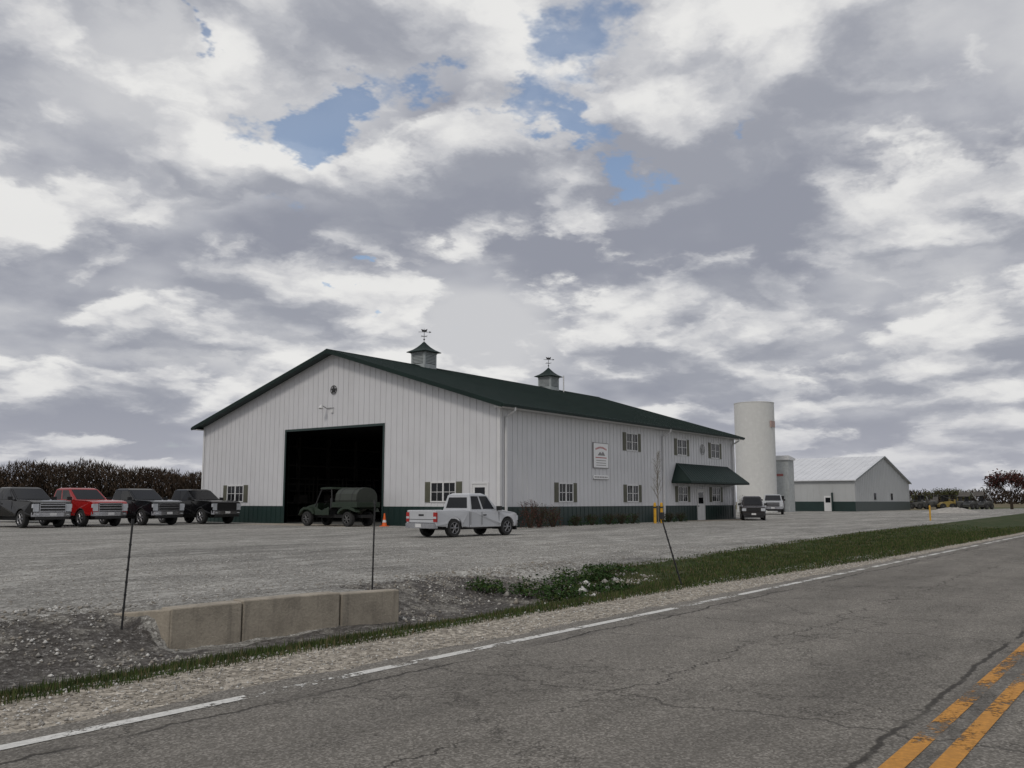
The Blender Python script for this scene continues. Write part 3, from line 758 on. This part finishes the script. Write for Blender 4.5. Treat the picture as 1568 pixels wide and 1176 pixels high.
for x,c,gr in((24.6,pb,'chrome'),(27.8,pr,'chrome'),(31.4,pg,'chrome'),(35.4,pb,'black')):
    vehicle('pickup_truck',(x,47.8+3.15,-.02),R(-90),c,grille=gr,bumper='chrome',**big)
vehicle('pickup_truck',(30.5,63,-.02),R(-90),psil,grille='chrome',**big)
vehicle('pickup_truck',(25.5,64,-.02),R(-90),pw,grille='chrome',**big)
vehicle('suv_car',(66.9,26.6,-.02),R(204),pbr,L=4.6,W=1.75,H=1.78,wb=2.75,ro=.92,wr=.36,zs=.35,zb=1.08,zh=1.0,kind='suv',bumper='black',extra='plain')
vehicle('pickup_truck',(97.5,36.4,-.02),R(200),psil,grille='chrome',**big)

# dark green utility vehicle at the garage door
e=empty('utility_vehicle',(36.2,38.7,-.02),R(90),.94)
ut=MB()
ut.box(-2.4,2.4,-.45,.45,.5,.68,1)
ut.prism([(1.1,.68),(2.40,.68),(2.5,.84),(2.42,1.02),(1.9,1.20),(1.05,1.36)],-.70,.70,'y',0)
for sg_ in(-1,1):
    ut.prism([(1.15,.75),(1.35,1.0),(1.6,1.12),(2.1,1.12),(2.35,.97),(2.5,.7),(2.5,.62),(2.3,.82),(2.05,.98),(1.65,.98),(1.4,.86),(1.25,.7)],sg_*.60,sg_*.95,'y',0)
    ut.box(2.38,2.49,sg_*.36,sg_*.62,.84,.95,2)
    ut.prism([(-.1,.66),(1.1,.66),(1.12,1.15),(.55,.92),(-.1,1.15)],sg_*.84,sg_*.90,'y',0)
    ut.cyl((1.15,sg_*.84,1.15),(.70,sg_*.74,2.18),.04,.04,8,1); ut.cyl((.70,sg_*.74,2.18),(-.15,sg_*.74,2.20),.04,.04,8,1); ut.cyl((-.35,sg_*.84,1.1),(-.15,sg_*.74,2.20),.04,.04,8,1)
    ut.prism([(-2.45,.85),(-2.3,1.05),(-1.9,1.15),(-1.4,1.15),(-1.05,1.0),(-.9,.8),(-.95,.72),(-1.15,.9),(-1.45,1.02),(-1.85,1.02),(-2.2,.9)],sg_*.6,sg_*.98,'y',0)
ut.box(-.1,1.1,-.86,.86,.64,.70,1); ut.box(.0,.5,-.7,.7,.7,1.05,1); ut.box(-.02,.10,-.62,-.1,1.05,1.65,1); ut.box(-.02,.10,.1,.62,1.05,1.65,1)
ut.prism([(-.25,2.20),(.74,2.19),(.8,2.22),(.70,2.29),(-.2,2.31)],-.80,.80,'y',0)
ut.cyl((.80,-.74,2.23),(.80,.74,2.23),.025,.025,6,2)
ut.cyl((-.2,-.82,2.27),(.7,-.82,2.26),.02,.02,6,2)
ut.cyl((.98,.3,1.2),(.7,.3,1.45),.02,.02,6,1)
ut.lathe([(.17,-.01),(.19,0),(.17,.01)],(.68,.3,1.47),'z',14,1)
ut.box(-2.5,-.35,-.95,.95,1.12,1.20,0)
for sg_ in(-1,1): ut.box(-2.5,-.4,sg_*.91,sg_*.95,1.2,1.42,0)
ut.box(-2.5,-2.46,-.91,.91,1.2,1.42,0)
cp=[(-.80,1.2),(.80,1.2),(.87,1.55),(.82,1.90),(.62,2.12),(.34,2.24),(.0,2.28),(-.34,2.24),(-.62,2.12),(-.82,1.90),(-.87,1.55)]
ut.prism(cp,-2.35,-.6,'x',3)
for xx in(-2.0,-1.0):
    ut.prism([(p[0]*1.012,1.2+(p[1]-1.2)*1.012) for p in cp],xx,xx+.05,'x',1)
ut.obj('body',[mat('dark_green_body_paint',(.014,.026,.014),.45),M['black'],mat('pale_strip',(.35,.35,.33),.6),mat('dark_tank_cover',(.030,.036,.028),.6),M['glass']],e,bevel=.02)
wm=MB()
for c in(1.85,-1.65):
    for sg_ in(-1,1): wheelgeo(wm,c,sg_*.78,.43,.28,sg_)
wm.obj('wheels',[M['tire'],mat('steel_rim_dark',(.08,.08,.08),.5),M['black']],e)

mb=MB(); mb.box(-.19,.19,-.19,.19,0,.035,0); mb.lathe([(.15,.035),(.085,.36),(.035,.72),(.0,.72)],(0,0,0),'z',18,0); mb.lathe([(.118,.22),(.09,.36)],(0,0,0),'z',18,1)
mb.obj('traffic_cone',[M['orange'],M['trim_white']],loc=(37.2,36.1,-.02))
for i,(x,y) in enumerate(((52.5,27.3),(53.4,27.3))):
    mb=MB(); mb.lathe([(.09,0),(.09,1.2),(.075,1.27),(.04,1.3),(0,1.31)],(0,0,0),'z',16,0); mb.lathe([(.093,.95),(.093,1.05)],(0,0,0),'z',16,1)
    mb.obj('yellow_bollard',[M['yellow'],M['black']],loc=(x,y,-.02))

# ------------------------------------------------------------------ vegetation
def leafq(mb,c,sz,mi,asp=.5):
    u=Vector((random.gauss(0,1),random.gauss(0,1),random.gauss(0,1))).normalized(); v=u.orthogonal().normalized()
    v=(Matrix.Rotation(random.uniform(0,6.28),3,u)@v)*sz*asp; u=u*sz
    mb.add([c-u,c-v,c+u,c+v],[(0,1,2,3)],mi)
def grow(mb,p,d,l,r,depth,maxd,leaf,spread=.7,up=.25,ns=5,nc=(3,4)):
    q_=p+d*l; mb.cyl(p,q_,r,r*.6,ns,0,False)
    if depth>=maxd:
        leaf(mb,p,q_); return
    for i in range(random.randint(*nc)):
        nd=(d+Vector((random.gauss(0,1),random.gauss(0,1),random.gauss(0,1)*.6)).normalized()*spread+Vector((0,0,up))).normalized()
        st=p+d*l*random.uniform(.5,1)
        grow(mb,st,nd,l*random.uniform(.6,.85),r*.55,depth+1,maxd,leaf,spread,up,max(3,ns-1),nc)
def lf_s(mb,p,q_):
    for i in range(5): leafq(mb,p.lerp(q_,random.random())+Vector([random.gauss(0,.04) for _ in range(3)]),.028,1)
mb=MB()
mb.cyl((0,0,-.05),(0.02,0,1.6),.035,.028,7,0); mb.cyl((.02,0,1.6),(.0,.02,4.5),.028,.008,6,0)
for i in range(34):
    z=1.5+2.9*i/34; a=random.uniform(0,6.28); l=.55*(1-.6*(z-1.5)/3)+.1
    grow(mb,Vector((0,0,z)),Vector((math.cos(a)*.55,math.sin(a)*.55,.9)).normalized(),l,.012,1,2,lf_s,.5,.3,4,(2,3))
mb.obj('young_tree',[mat('pale_bark',(.2,.18,.15),.9),M['bud']],loc=(54.1,27.9,-.02))
def shrub(x,y,r,h,mats,n=500,name='shrub',sz=.05):
    mb=MB()
    for i in range(26):
        a=random.uniform(0,6.28); t_=Vector((math.cos(a)*r*random.uniform(.3,.9),math.sin(a)*r*random.uniform(.3,.9),h*random.uniform(.6,1)))
        mb.cyl((t_.x*.15,t_.y*.15,0),t_,.014,.005,4,0,False)
        for k_ in range(3):
            b_=t_*random.uniform(.4,.9); mb.cyl(b_,b_+Vector((random.gauss(0,.2),random.gauss(0,.2),random.uniform(.1,.3))),.006,.003,3,0,False)
    for i in range(n):
        a=random.uniform(0,6.28); ph=math.acos(random.uniform(0,1)); rr=random.uniform(.6,1.05)
        c=Vector((r*rr*math.sin(ph)*math.cos(a),r*rr*math.sin(ph)*math.sin(a),h*rr*math.cos(ph)))
        leafq(mb,c,random.uniform(.5,1)*sz,1 if random.random()<.7 else 2)
    mb.obj(name,mats,loc=(x,y,-.02))
shrub(39.6,27.9,.65,1.5,[M['twig'],M['redleaf'],M['twig']],600)
shrub(40.7,28.1,.6,1.3,[M['twig'],M['twig'],M['evergreen']],550)
shrub(41.9,28.0,.6,1.15,[M['twig'],M['redleaf'],M['leaf']],500)
for x in (44.5,46.3,48.2,49.8,51.2,56.2,58):
    shrub(x,28.2,.5,.55+.15*random.random(),[M['twig'],M['evergreen'],M['weed']],450)
shrub(69.2,28.3,.35,1.9,[M['twig'],M['bud'],M['twig']],200)
def lf_r(sz,mi,n_,sp):
    def f(mb,p,q_):
        for i in range(n_): leafq(mb,p.lerp(q_,random.random())+Vector([random.gauss(0,sp) for _ in range(3)]),sz*random.uniform(.6,1.2),random.choice(mi))
    return f
def tree(name,x,y,h,mats,sz=.16,nl=9,maxd=4,trunk=.22,spread=.8,up=.12,fr=.24,hz=.9,nb=6):
    mb=MB(); tr_=h*fr
    mb.cyl((0,0,-.1),(0,0,tr_),trunk*1.2,trunk,8,0,False)
    for i in range(nb):
        a=i*6.283/nb+random.uniform(-.3,.3)
        grow(mb,Vector((0,0,tr_*random.uniform(.75,1))),Vector((math.cos(a)*hz,math.sin(a)*hz,random.uniform(.5,1.4))).normalized(),h*.24,trunk*.5,1,maxd,lf_r(sz,[1,1,2],nl,.3),spread,up)
    return mb.obj(name,mats,loc=(x,y,-.02))
tree('redbud_tree',185.5,25.5,10.2,[M['bark'],M['redleaf'],M['twig2']],.22,11,4,fr=.16,hz=.75,spread=.7,up=.2)
def wpos(Xc,Yc): # plan position given as (right, ahead) of the road-side viewpoint
    return (.5917*Xc+.8061*Yc, -.8061*Xc+.5917*Yc)
for (r_,Yc,h_) in ((.446,215,5.2),(.462,222,6.2),(.478,230,6.2),(.489,212,4.6)):
    x,y=wpos(r_*Yc,Yc); tree('budding_tree',x,y,h_,[M['bark'],M['leaf'],M['twig']],.18,6,4,trunk=.14)
def treeline(items,sp=.5,w=.07):
    mb=MB()
    def lf(mb_,p,q_):
        for i in range(4):
            c=p.lerp(q_,random.random()); e_=c+Vector((random.gauss(0,sp),random.gauss(0,sp),random.uniform(0,1.0)))
            w_=Vector((random.gauss(0,1),random.gauss(0,1),0)).normalized()*w
            mb_.add([c-w_,c+w_,e_],[(0,1,2)],random.choice((1,1,2)))
    for (x,y,h) in items:
        p=Vector((x,y,-.1)); h*=.33
        mb.cyl(p,p+Vector((0,0,h*.6)),.2,.15,5,0,False)
        for i in range(4):
            a=random.uniform(0,6.28)
            grow(mb,p+Vector((0,0,h*random.uniform(.3,.7))),Vector((math.cos(a)*.6,math.sin(a)*.6,random.uniform(.6,1.4))).normalized(),h*.75,.08,1,3,lf,.75,.2,3,(3,4))
    return mb
items=[]
for i in range(60):
    Xc=-195+i*4.1+random.uniform(-1.5,1.5); Yc=random.uniform(240,260)
    h=8.6+1.4*math.sin(i*.5)+random.uniform(-1.2,1.2)
    x,y=wpos(Xc,Yc); items.append((x,y,h))
x,y=wpos(-85,241); items.append((x,y,15)); x,y=wpos(-88,243); items.append((x,y,14))
mb=treeline(items,.5,.10)
for i in range(66000):
    Xc=random.uniform(-198,-60) if i<58000 else random.uniform(-60,50)
    Yc=random.uniform(243,262); h=9.9+1.3*math.sin(Xc*.09)+.8*math.sin(Xc*.37)+.5*math.sin(Xc*1.3)+.3*math.sin(Xc*2.9)
    x,y=wpos(Xc,Yc); z=random.random()**.9*h
    c=Vector((x,y,z)); d_=Vector((random.gauss(0,.4),random.gauss(0,.4),random.uniform(.5,1.4))); w_=Vector((random.gauss(0,1),random.gauss(0,1),0)).normalized()*(.20-.07*z/h)
    mb.add([c-w_,c+w_,c+d_],[(0,1,2)],1 if random.random()<.25+.5*z/h else 2)
mb.obj('distant_treeline',[M['bark'],M['twig'],M['twig2']])
items=[]
for i in range(50):
    Xc=190+i*6+random.uniform(-3,3); Yc=random.uniform(480,500); x,y=wpos(Xc,Yc); items.append((x,y,6.5+1.2*math.sin(i*.5)+random.uniform(-1,1)))
mb=treeline(items,.6,.12)
for i in range(18000):
    Xc=random.uniform(190,480); Yc=random.uniform(480,505); x,y=wpos(Xc,Yc); z=random.random()*(6.2+1.2*math.sin(Xc*.13)+.7*math.sin(Xc*.5))
    c=Vector((x,y,z)); d_=Vector((random.gauss(0,.6),random.gauss(0,.6),random.uniform(.5,1.6))); w_=Vector((random.gauss(0,1),random.gauss(0,1),0)).normalized()*.35
    mb.add([c-w_,c+w_,c+d_],[(0,1,2)],random.choice((1,2,2)))
mb.obj('distant_treeline',[M['bark'],M['twig'],M['twig2']])

# ------------------------------------------------------------------ silo
mb=MB(); rs=2.55; hs=14.1
mb.lathe([(rs,-.1),(rs,hs),(rs+.03,hs),(rs+.03,hs+.08),(rs-.1,hs+.1),(rs*.5,hs+.22),(0,hs+.26)],(0,0,0),'z',64,0)
mb.box(-.9,.5,-rs-.03,-rs+.12,hs-3.2,hs-2.4,1)
so_=mb.obj('white_silo',[M['silo'],mat('faded_logo',(.42,.30,.27),.7)],loc=(115.4,45.2,0),smooth=False)
for p in so_.data.polygons: p.use_smooth=abs(p.normal.z)<.5 and p.material_index==0
if hasattr(so_.data,'set_sharp_from_angle'): so_.data.set_sharp_from_angle(angle=R(40))

# ------------------------------------------------------------------ shed + far building
b2=empty('white_farm_shed',(0,0,0))
sx0,sy0,sl,sw=131.4,37.3,31.0,15.6
sx1,sy1=sx0+sl,sy0+sw; sxr=(sx0+sx1)/2
def rt2(x): return 8.25-.245*abs(x-sxr)
mb=MB(); gp=[(sx0,-.1),(sx1,-.1),(sx1,rt2(sx1)-.12),(sxr,rt2(sxr)-.12),(sx0,rt2(sx0)-.12)]
mb.prism(gp,sy0,sy0+.2,'y'); mb.prism(gp,sy1-.2,sy1,'y'); mb.box(sx0,sx0+.2,sy0+.2,sy1-.2,-.1,rt2(sx0)-.12); mb.box(sx1-.2,sx1,sy0+.2,sy1-.2,-.1,rt2(sx0)-.12)
x=sx0+.4
while x<sx1: mb.box(x-.03,x+.03,sy0-.025,sy0+.01,1.4,rt2(x)-.14); x+=.9
y=sy0+.4
while y<sy1: mb.box(sx0-.025,sx0+.01,y-.03,y+.03,1.4,rt2(sx0)-.14); y+=.9
mb.obj('walls',[mat('aged_white_siding',(.43,.44,.44),.5,0,.05,.5,dirt=.1)],b2)
mb=MB()
mb.box(sx0-.03,sx1+.03,sy0-.03,sy0-.0,-.08,1.35,0); mb.box(sx0-.03,sx0,sy0,sy1,-.08,1.35,0)
mb.box(sx0+9.5,sx0+10.6,sy0-.05,sy0-.03,1.6,2.6,1); mb.box(sx0+19,sx0+20.1,sy0-.05,sy0-.03,1.6,2.6,1)
mb.box(sx0-.05,sx0-.03,sy0+3.2,sy0+4.3,0,2.15,2); mb.box(sx0-.06,sx0-.05,sy0+3.4,sy0+4.1,1.2,1.9,1)
mb.box(sx0-.34,sx0-.03,sy0+3.0,sy0+3.2,0,2.6,3)
mb.obj('wainscot_windows_door',[M['green_metal'],M['glass'],M['trim_white'],M['green_metal']],b2)
mb=MB(); a_,b_=sx0-.4,sx1+.4
mb.prism([(a_,rt2(a_)),(sxr,rt2(sxr)),(b_,rt2(b_)),(b_,rt2(b_)-.12),(sxr,rt2(sxr)-.12),(a_,rt2(a_)-.12)],sy0-.3,sy1+.3,'y')
y=sy0
while y<sy1:
    for xx in(a_,b_): mb.hexa([(xx,y-.03,rt2(xx)-.01),(sxr,y-.03,rt2(sxr)-.01),(sxr,y+.03,rt2(sxr)-.01),(xx,y+.03,rt2(xx)-.01),(xx,y-.02,rt2(xx)+.04),(sxr,y-.02,rt2(sxr)+.04),(sxr,y+.02,rt2(sxr)+.04),(xx,y+.02,rt2(xx)+.04)])
    y+=.9
mb.obj('roof',[mat('white_roof_metal',(.64,.65,.67),.5,0,.06,.4)],b2)
mb=MB(); mb.prism([(a_,rt2(a_)+.03),(sxr,rt2(sxr)+.03),(b_,rt2(b_)+.03),(b_,rt2(b_)-.2),(sxr,rt2(sxr)-.2),(a_,rt2(a_)-.2)],sy0-.34,sy0-.305,'y'); mb.obj('rake_trim',[mat('grey_trim',(.18,.2,.2),.6)],b2)
mb=MB()
mb.box(-1.1,1.1,-1.2,1.2,-.1,7.0,0); mb.prism([(-1.3,6.9),(1.3,6.9),(1.3,7.15),(-1.3,7.5)],-1.4,1.4,'y',1)
for k_ in range(7): mb.box(-1.125,-1.1,-1.0+k_*.33,-.96+k_*.33,0,6.85,0)
for k_ in range(7): mb.box(-1.0+k_*.33,-.96+k_*.33,-1.225,-1.2,0,6.85,0)
mb.box(-1.14,-1.12,-.5,.5,4.75,5.05,2); mb.box(-1.13,-1.1,-.5,.4,0,2.1,3)
mb.obj('feed_tower_shed',[mat('tower_siding',(.42,.44,.44),.5,dirt=.15),M['trim_white'],mat('faded_red',(.3,.1,.09),.6),M['black']],loc=(122.3,44.2,0))

# ------------------------------------------------------------------ machinery in the distance
drim=mat('dark_rim',(.07,.07,.065),.6)
def loader(x,y,rz,c,lift,cb_,sc=1.15):
    e_=empty('skid_loader',(x,y,-.02),rz,sc); mb=MB()
    mb.prism([(-1.3,.35),(1.0,.35),(1.1,.7),(.5,1.1),(-.9,1.3),(-1.35,1.1)],-.55,.55,'y',0)
    for a_ in(-.75,.7):
        for s_ in(-1,1):
            mb2=MB(); wheelgeo(mb2,a_,s_*.75,.46,.32,s_); mb2.obj('wheel',[M['tire'],drim,M['black']],e_)
    for s_ in(-1,1):
        mb.cyl((-.7,s_*.45,1.2),(-.7,s_*.45,2.1),.05,.05,6,1); mb.cyl((.45,s_*.45,1.1),(.35,s_*.45,2.1),.05,.05,6,1)
        h=1.4+lift
        mb.hexa([(-1.2,s_*.62,1.35),(-1.2,s_*.74,1.35),(-1.0,s_*.74,1.35),(-1.0,s_*.62,1.35),(1.3,s_*.62,h),(1.3,s_*.74,h),(1.5,s_*.74,h+.05),(1.5,s_*.62,h+.05)],3)
        mb.box(-1.25,-1.0,s_*.6,s_*.75,.9,1.5,0)
        mb.cyl((1.4,s_*.68,h),(1.5,s_*.68,h-1.0),.06,.06,6,3)
    mb.box(-.75,.45,-.5,.5,2.1,2.18,1); mb.box(-.7,.4,-.46,-.44,1.2,2.1,1)
    h=.4+lift
    mb.prism([(1.45,h),(2.2,h-.05),(2.2,h),(1.55,h+.1),(1.5,h+.6),(1.45,h+.6)],-.85,.85,'y',2)
    mb.obj('body',[c,M['black'],mat('steel_bucket',(.12,.11,.10),.6),cb_],e_)
cw=mat('loader_white',(.48,.48,.46),.5); cy_=mat('loader_yellow',(.30,.22,.06),.5); cg=mat('loader_grey',(.09,.09,.085),.5)
for (r_,Yc,c,lift,rz,cb_) in((.441,172,cg,0,1.2,cg),(.456,167,cg,.6,.3,cg),(.470,164,cy_,.9,2.2,cg),(.483,172,cg,.2,.6,cy_),(.496,162,cg,1.6,2.9,cw),(.512,164,cg,1.7,2.8,cw)):
    x,y=wpos(r_*Yc,Yc); loader(x,y,rz,c,lift,cb_)
mb=MB(); ng=24
vs=[];fs=[]
for i in range(ng+1):
    for j in range(9):
        u=i/ng;v=j/8; hgt=.6*max(0,math.sin(math.pi*u))**.6*math.sin(math.pi*v)*(1+.25*math.sin(i*2.3+j))
        vs.append((u*16,v*5-2.5,max(-.05,hgt-.05)))
for i in range(ng):
    for j in range(8): a_=i*9+j; fs.append((a_,a_+9,a_+10,a_+1))
mb.add(vs,fs); mb.obj('gravel_pile',[mat('pile_gravel',(.34,.32,.29),.95,var=.3,scale=3,bump=.6)],smooth=True,loc=(118,24,-.02))
mb=MB(); mb.cyl((0,0,0),(0,0,1.0),.06,.06,8,0); mb.cyl((0,0,1.0),(0,0,1.1),.075,.03,8,0); mb.obj('utility_marker',[M['yellow']],loc=(72,15.2,-.02))

# ------------------------------------------------------------------ world
wd=bpy.data.worlds.new('World'); scene.world=wd; wd.use_nodes=True
nt=NT(wd.node_tree); nt.n.clear()
out=nt.new('ShaderNodeOutputWorld')
SE,SAZ=R(48),math.atan2(-.93,-.12)
sky=nt.new('ShaderNodeTexSky',sky_type='NISHITA'); sky.sun_disc=False; sky.sun_elevation=SE; sky.sun_rotation=SAZ
bg1=nt.new('ShaderNodeBackground'); nt.l.new(sky.outputs[0],bg1.inputs[0]); bg1.inputs[1].default_value=.125
tc=nt.new('ShaderNodeTexCoord').outputs['Generated']
sp=nt.new('ShaderNodeSeparateXYZ'); nt.l.new(tc,sp.inputs[0])
zz=nt.math('MAXIMUM',sp.outputs[2],0)
zc=nt.math('ADD',zz,.33)
cb=nt.new('ShaderNodeCombineXYZ')
nt.l.new(nt.math('DIVIDE',sp.outputs[0],zc),cb.inputs[0]); nt.l.new(nt.math('DIVIDE',sp.outputs[1],zc),cb.inputs[1])
nt.l.new(nt.math('DIVIDE',nt.math('MULTIPLY',zz,2.3),zc),cb.inputs[2])
P_=cb.outputs[0]
def scaled(v,k_):
    n_=nt.new('ShaderNodeVectorMath',operation='SCALE'); nt.l.new(v,n_.inputs[0]); n_.inputs[3].default_value=k_; return n_.outputs[0]
def vadd(a,b):
    n_=nt.new('ShaderNodeVectorMath',operation='ADD'); nt.inp(n_.inputs[0],a); nt.inp(n_.inputs[1],b); return n_.outputs[0]
wn=nt.noise(P_,3.4,6,.62)
w1=nt.new('ShaderNodeVectorMath',operation='SUBTRACT'); nt.l.new(wn.outputs['Color'],w1.inputs[0]); w1.inputs[1].default_value=(.5,.5,.5)
Pw=vadd(P_,scaled(w1.outputs[0],.24))
nA=nt.noise(Pw,3.1,6,.50).outputs[0]                      # cumulus density
nU=nt.noise(vadd(Pw,(-.03,-.025,.085)),3.1,3,.45).outputs[0]  # the same a little higher up
n2=nt.noise(vadd(P_,(5.3,2.1,0)),1.6,4,.5).outputs[0]     # broad grey masses
relief=nt.math('SUBTRACT',nA,nU)
w3=vadd(tc,scaled(w1.outputs[0],.34))
def gauss(azoff,el,r):
    a=R(36.28-azoff); e_=R(el); v=(math.cos(e_)*math.cos(a),math.cos(e_)*math.sin(a),math.sin(e_))
    d_=nt.new('ShaderNodeVectorMath',operation='DISTANCE'); nt.l.new(w3,d_.inputs[0]); d_.inputs[1].default_value=v
    x_=nt.math('DIVIDE',d_.outputs['Value'],r); return nt.math('EXPONENT',nt.math('MULTIPLY',nt.math('MULTIPLY',x_,x_),-1))
def addall(l):
    o=l[0]
    for i in l[1:]: o=nt.math('ADD',o,i)
    return o
holes=addall([gauss(*h) for h in [(-14.8,21.0,.055),(-11,22.8,.035),(-7.5,26.3,.035),(6.4,22.2,.042),(3.0,23.0,.035),(-.8,24.2,.04),(2.9,29.0,.06),(13.5,22.3,.028),(16.5,21.6,.024),(-10.5,13.2,.02),(-21,27,.022),(60,45,.3),(-80,45,.3)]])
darks=addall([nt.math('MULTIPLY',gauss(a,b,c),k_) for a,b,c,k_ in [(-25,11.5,.12,1.0),(-15,13,.08,.7),(23,26,.12,1.0),(21,12,.12,1.0),(3,15.5,.07,.4),(-27,19,.07,.4),(10,8,.07,.4)]])
hv=nt.math('ADD',holes,nt.math('MULTIPLY',nt.math('SUBTRACT',.5,nA),2.4))
blue=nt.smooth(hv,.42,.88)
sb=nt.smooth(nt.math('SUBTRACT',n2,nt.math('MULTIPLY',darks,.11)),.36,.58)
base=nt.ramp(sb,[(0,(.285,.30,.355)),(.5,(.43,.442,.485)),(1,(.58,.585,.605))])
lit=nt.math('SUBTRACT',nt.math('ADD',nt.math('MULTIPLY',relief,2.7),nt.math('MULTIPLY',nt.math('SUBTRACT',n2,.5),.8)),nt.math('MULTIPLY',darks,.16))
lit=nt.smooth(lit,-.36,.30)
puff=nt.ramp(lit,[(0,(.32,.335,.385)),(.35,(.48,.49,.525)),(.7,(.67,.67,.68)),(1,(.83,.825,.81))])
pm=nt.smooth(nt.math('SUBTRACT',nA,nt.math('MULTIPLY',darks,.04)),.41,.51)
cc=nt.mix(nt.math('MULTIPLY',pm,.92),base,puff)
haze=nt.math('SUBTRACT',1,nt.smooth(sp.outputs[2],-.02,.14))
cc=nt.mix(nt.math('MULTIPLY',haze,.64),cc,(.48,.485,.535,1))
bg2=nt.new('ShaderNodeBackground'); nt.l.new(cc,bg2.inputs[0]); bg2.inputs[1].default_value=1.0
mx=nt.new('ShaderNodeMixShader'); nt.l.new(nt.math('SUBTRACT',1,nt.math('MULTIPLY',blue,.78)),mx.inputs[0]); nt.l.new(bg1.outputs[0],mx.inputs[1]); nt.l.new(bg2.outputs[0],mx.inputs[2])
nt.l.new(mx.outputs[0],out.inputs[0])

sd=bpy.data.lights.new('sun','SUN'); sd.energy=1.1; sd.angle=R(12); sd.color=(1,.94,.86)
so=bpy.data.objects.new('sun',sd); scene.collection.objects.link(so)
dirv=Vector((math.sin(SAZ)*math.cos(SE),math.cos(SAZ)*math.cos(SE),math.sin(SE)))
so.rotation_euler=dirv.to_track_quat('Z','Y').to_euler()

# ------------------------------------------------------------------ camera
cd=bpy.data.cameras.new('camera'); cam=bpy.data.objects.new('camera',cd); scene.collection.objects.link(cam)
cam.location=(0,0,1.35); cam.rotation_euler=(R(90+7.326),0,R(36.28-90)); cd.sensor_width=36; cd.lens=32.14; cd.clip_end=9000; cd.clip_start=.05
scene.camera=cam
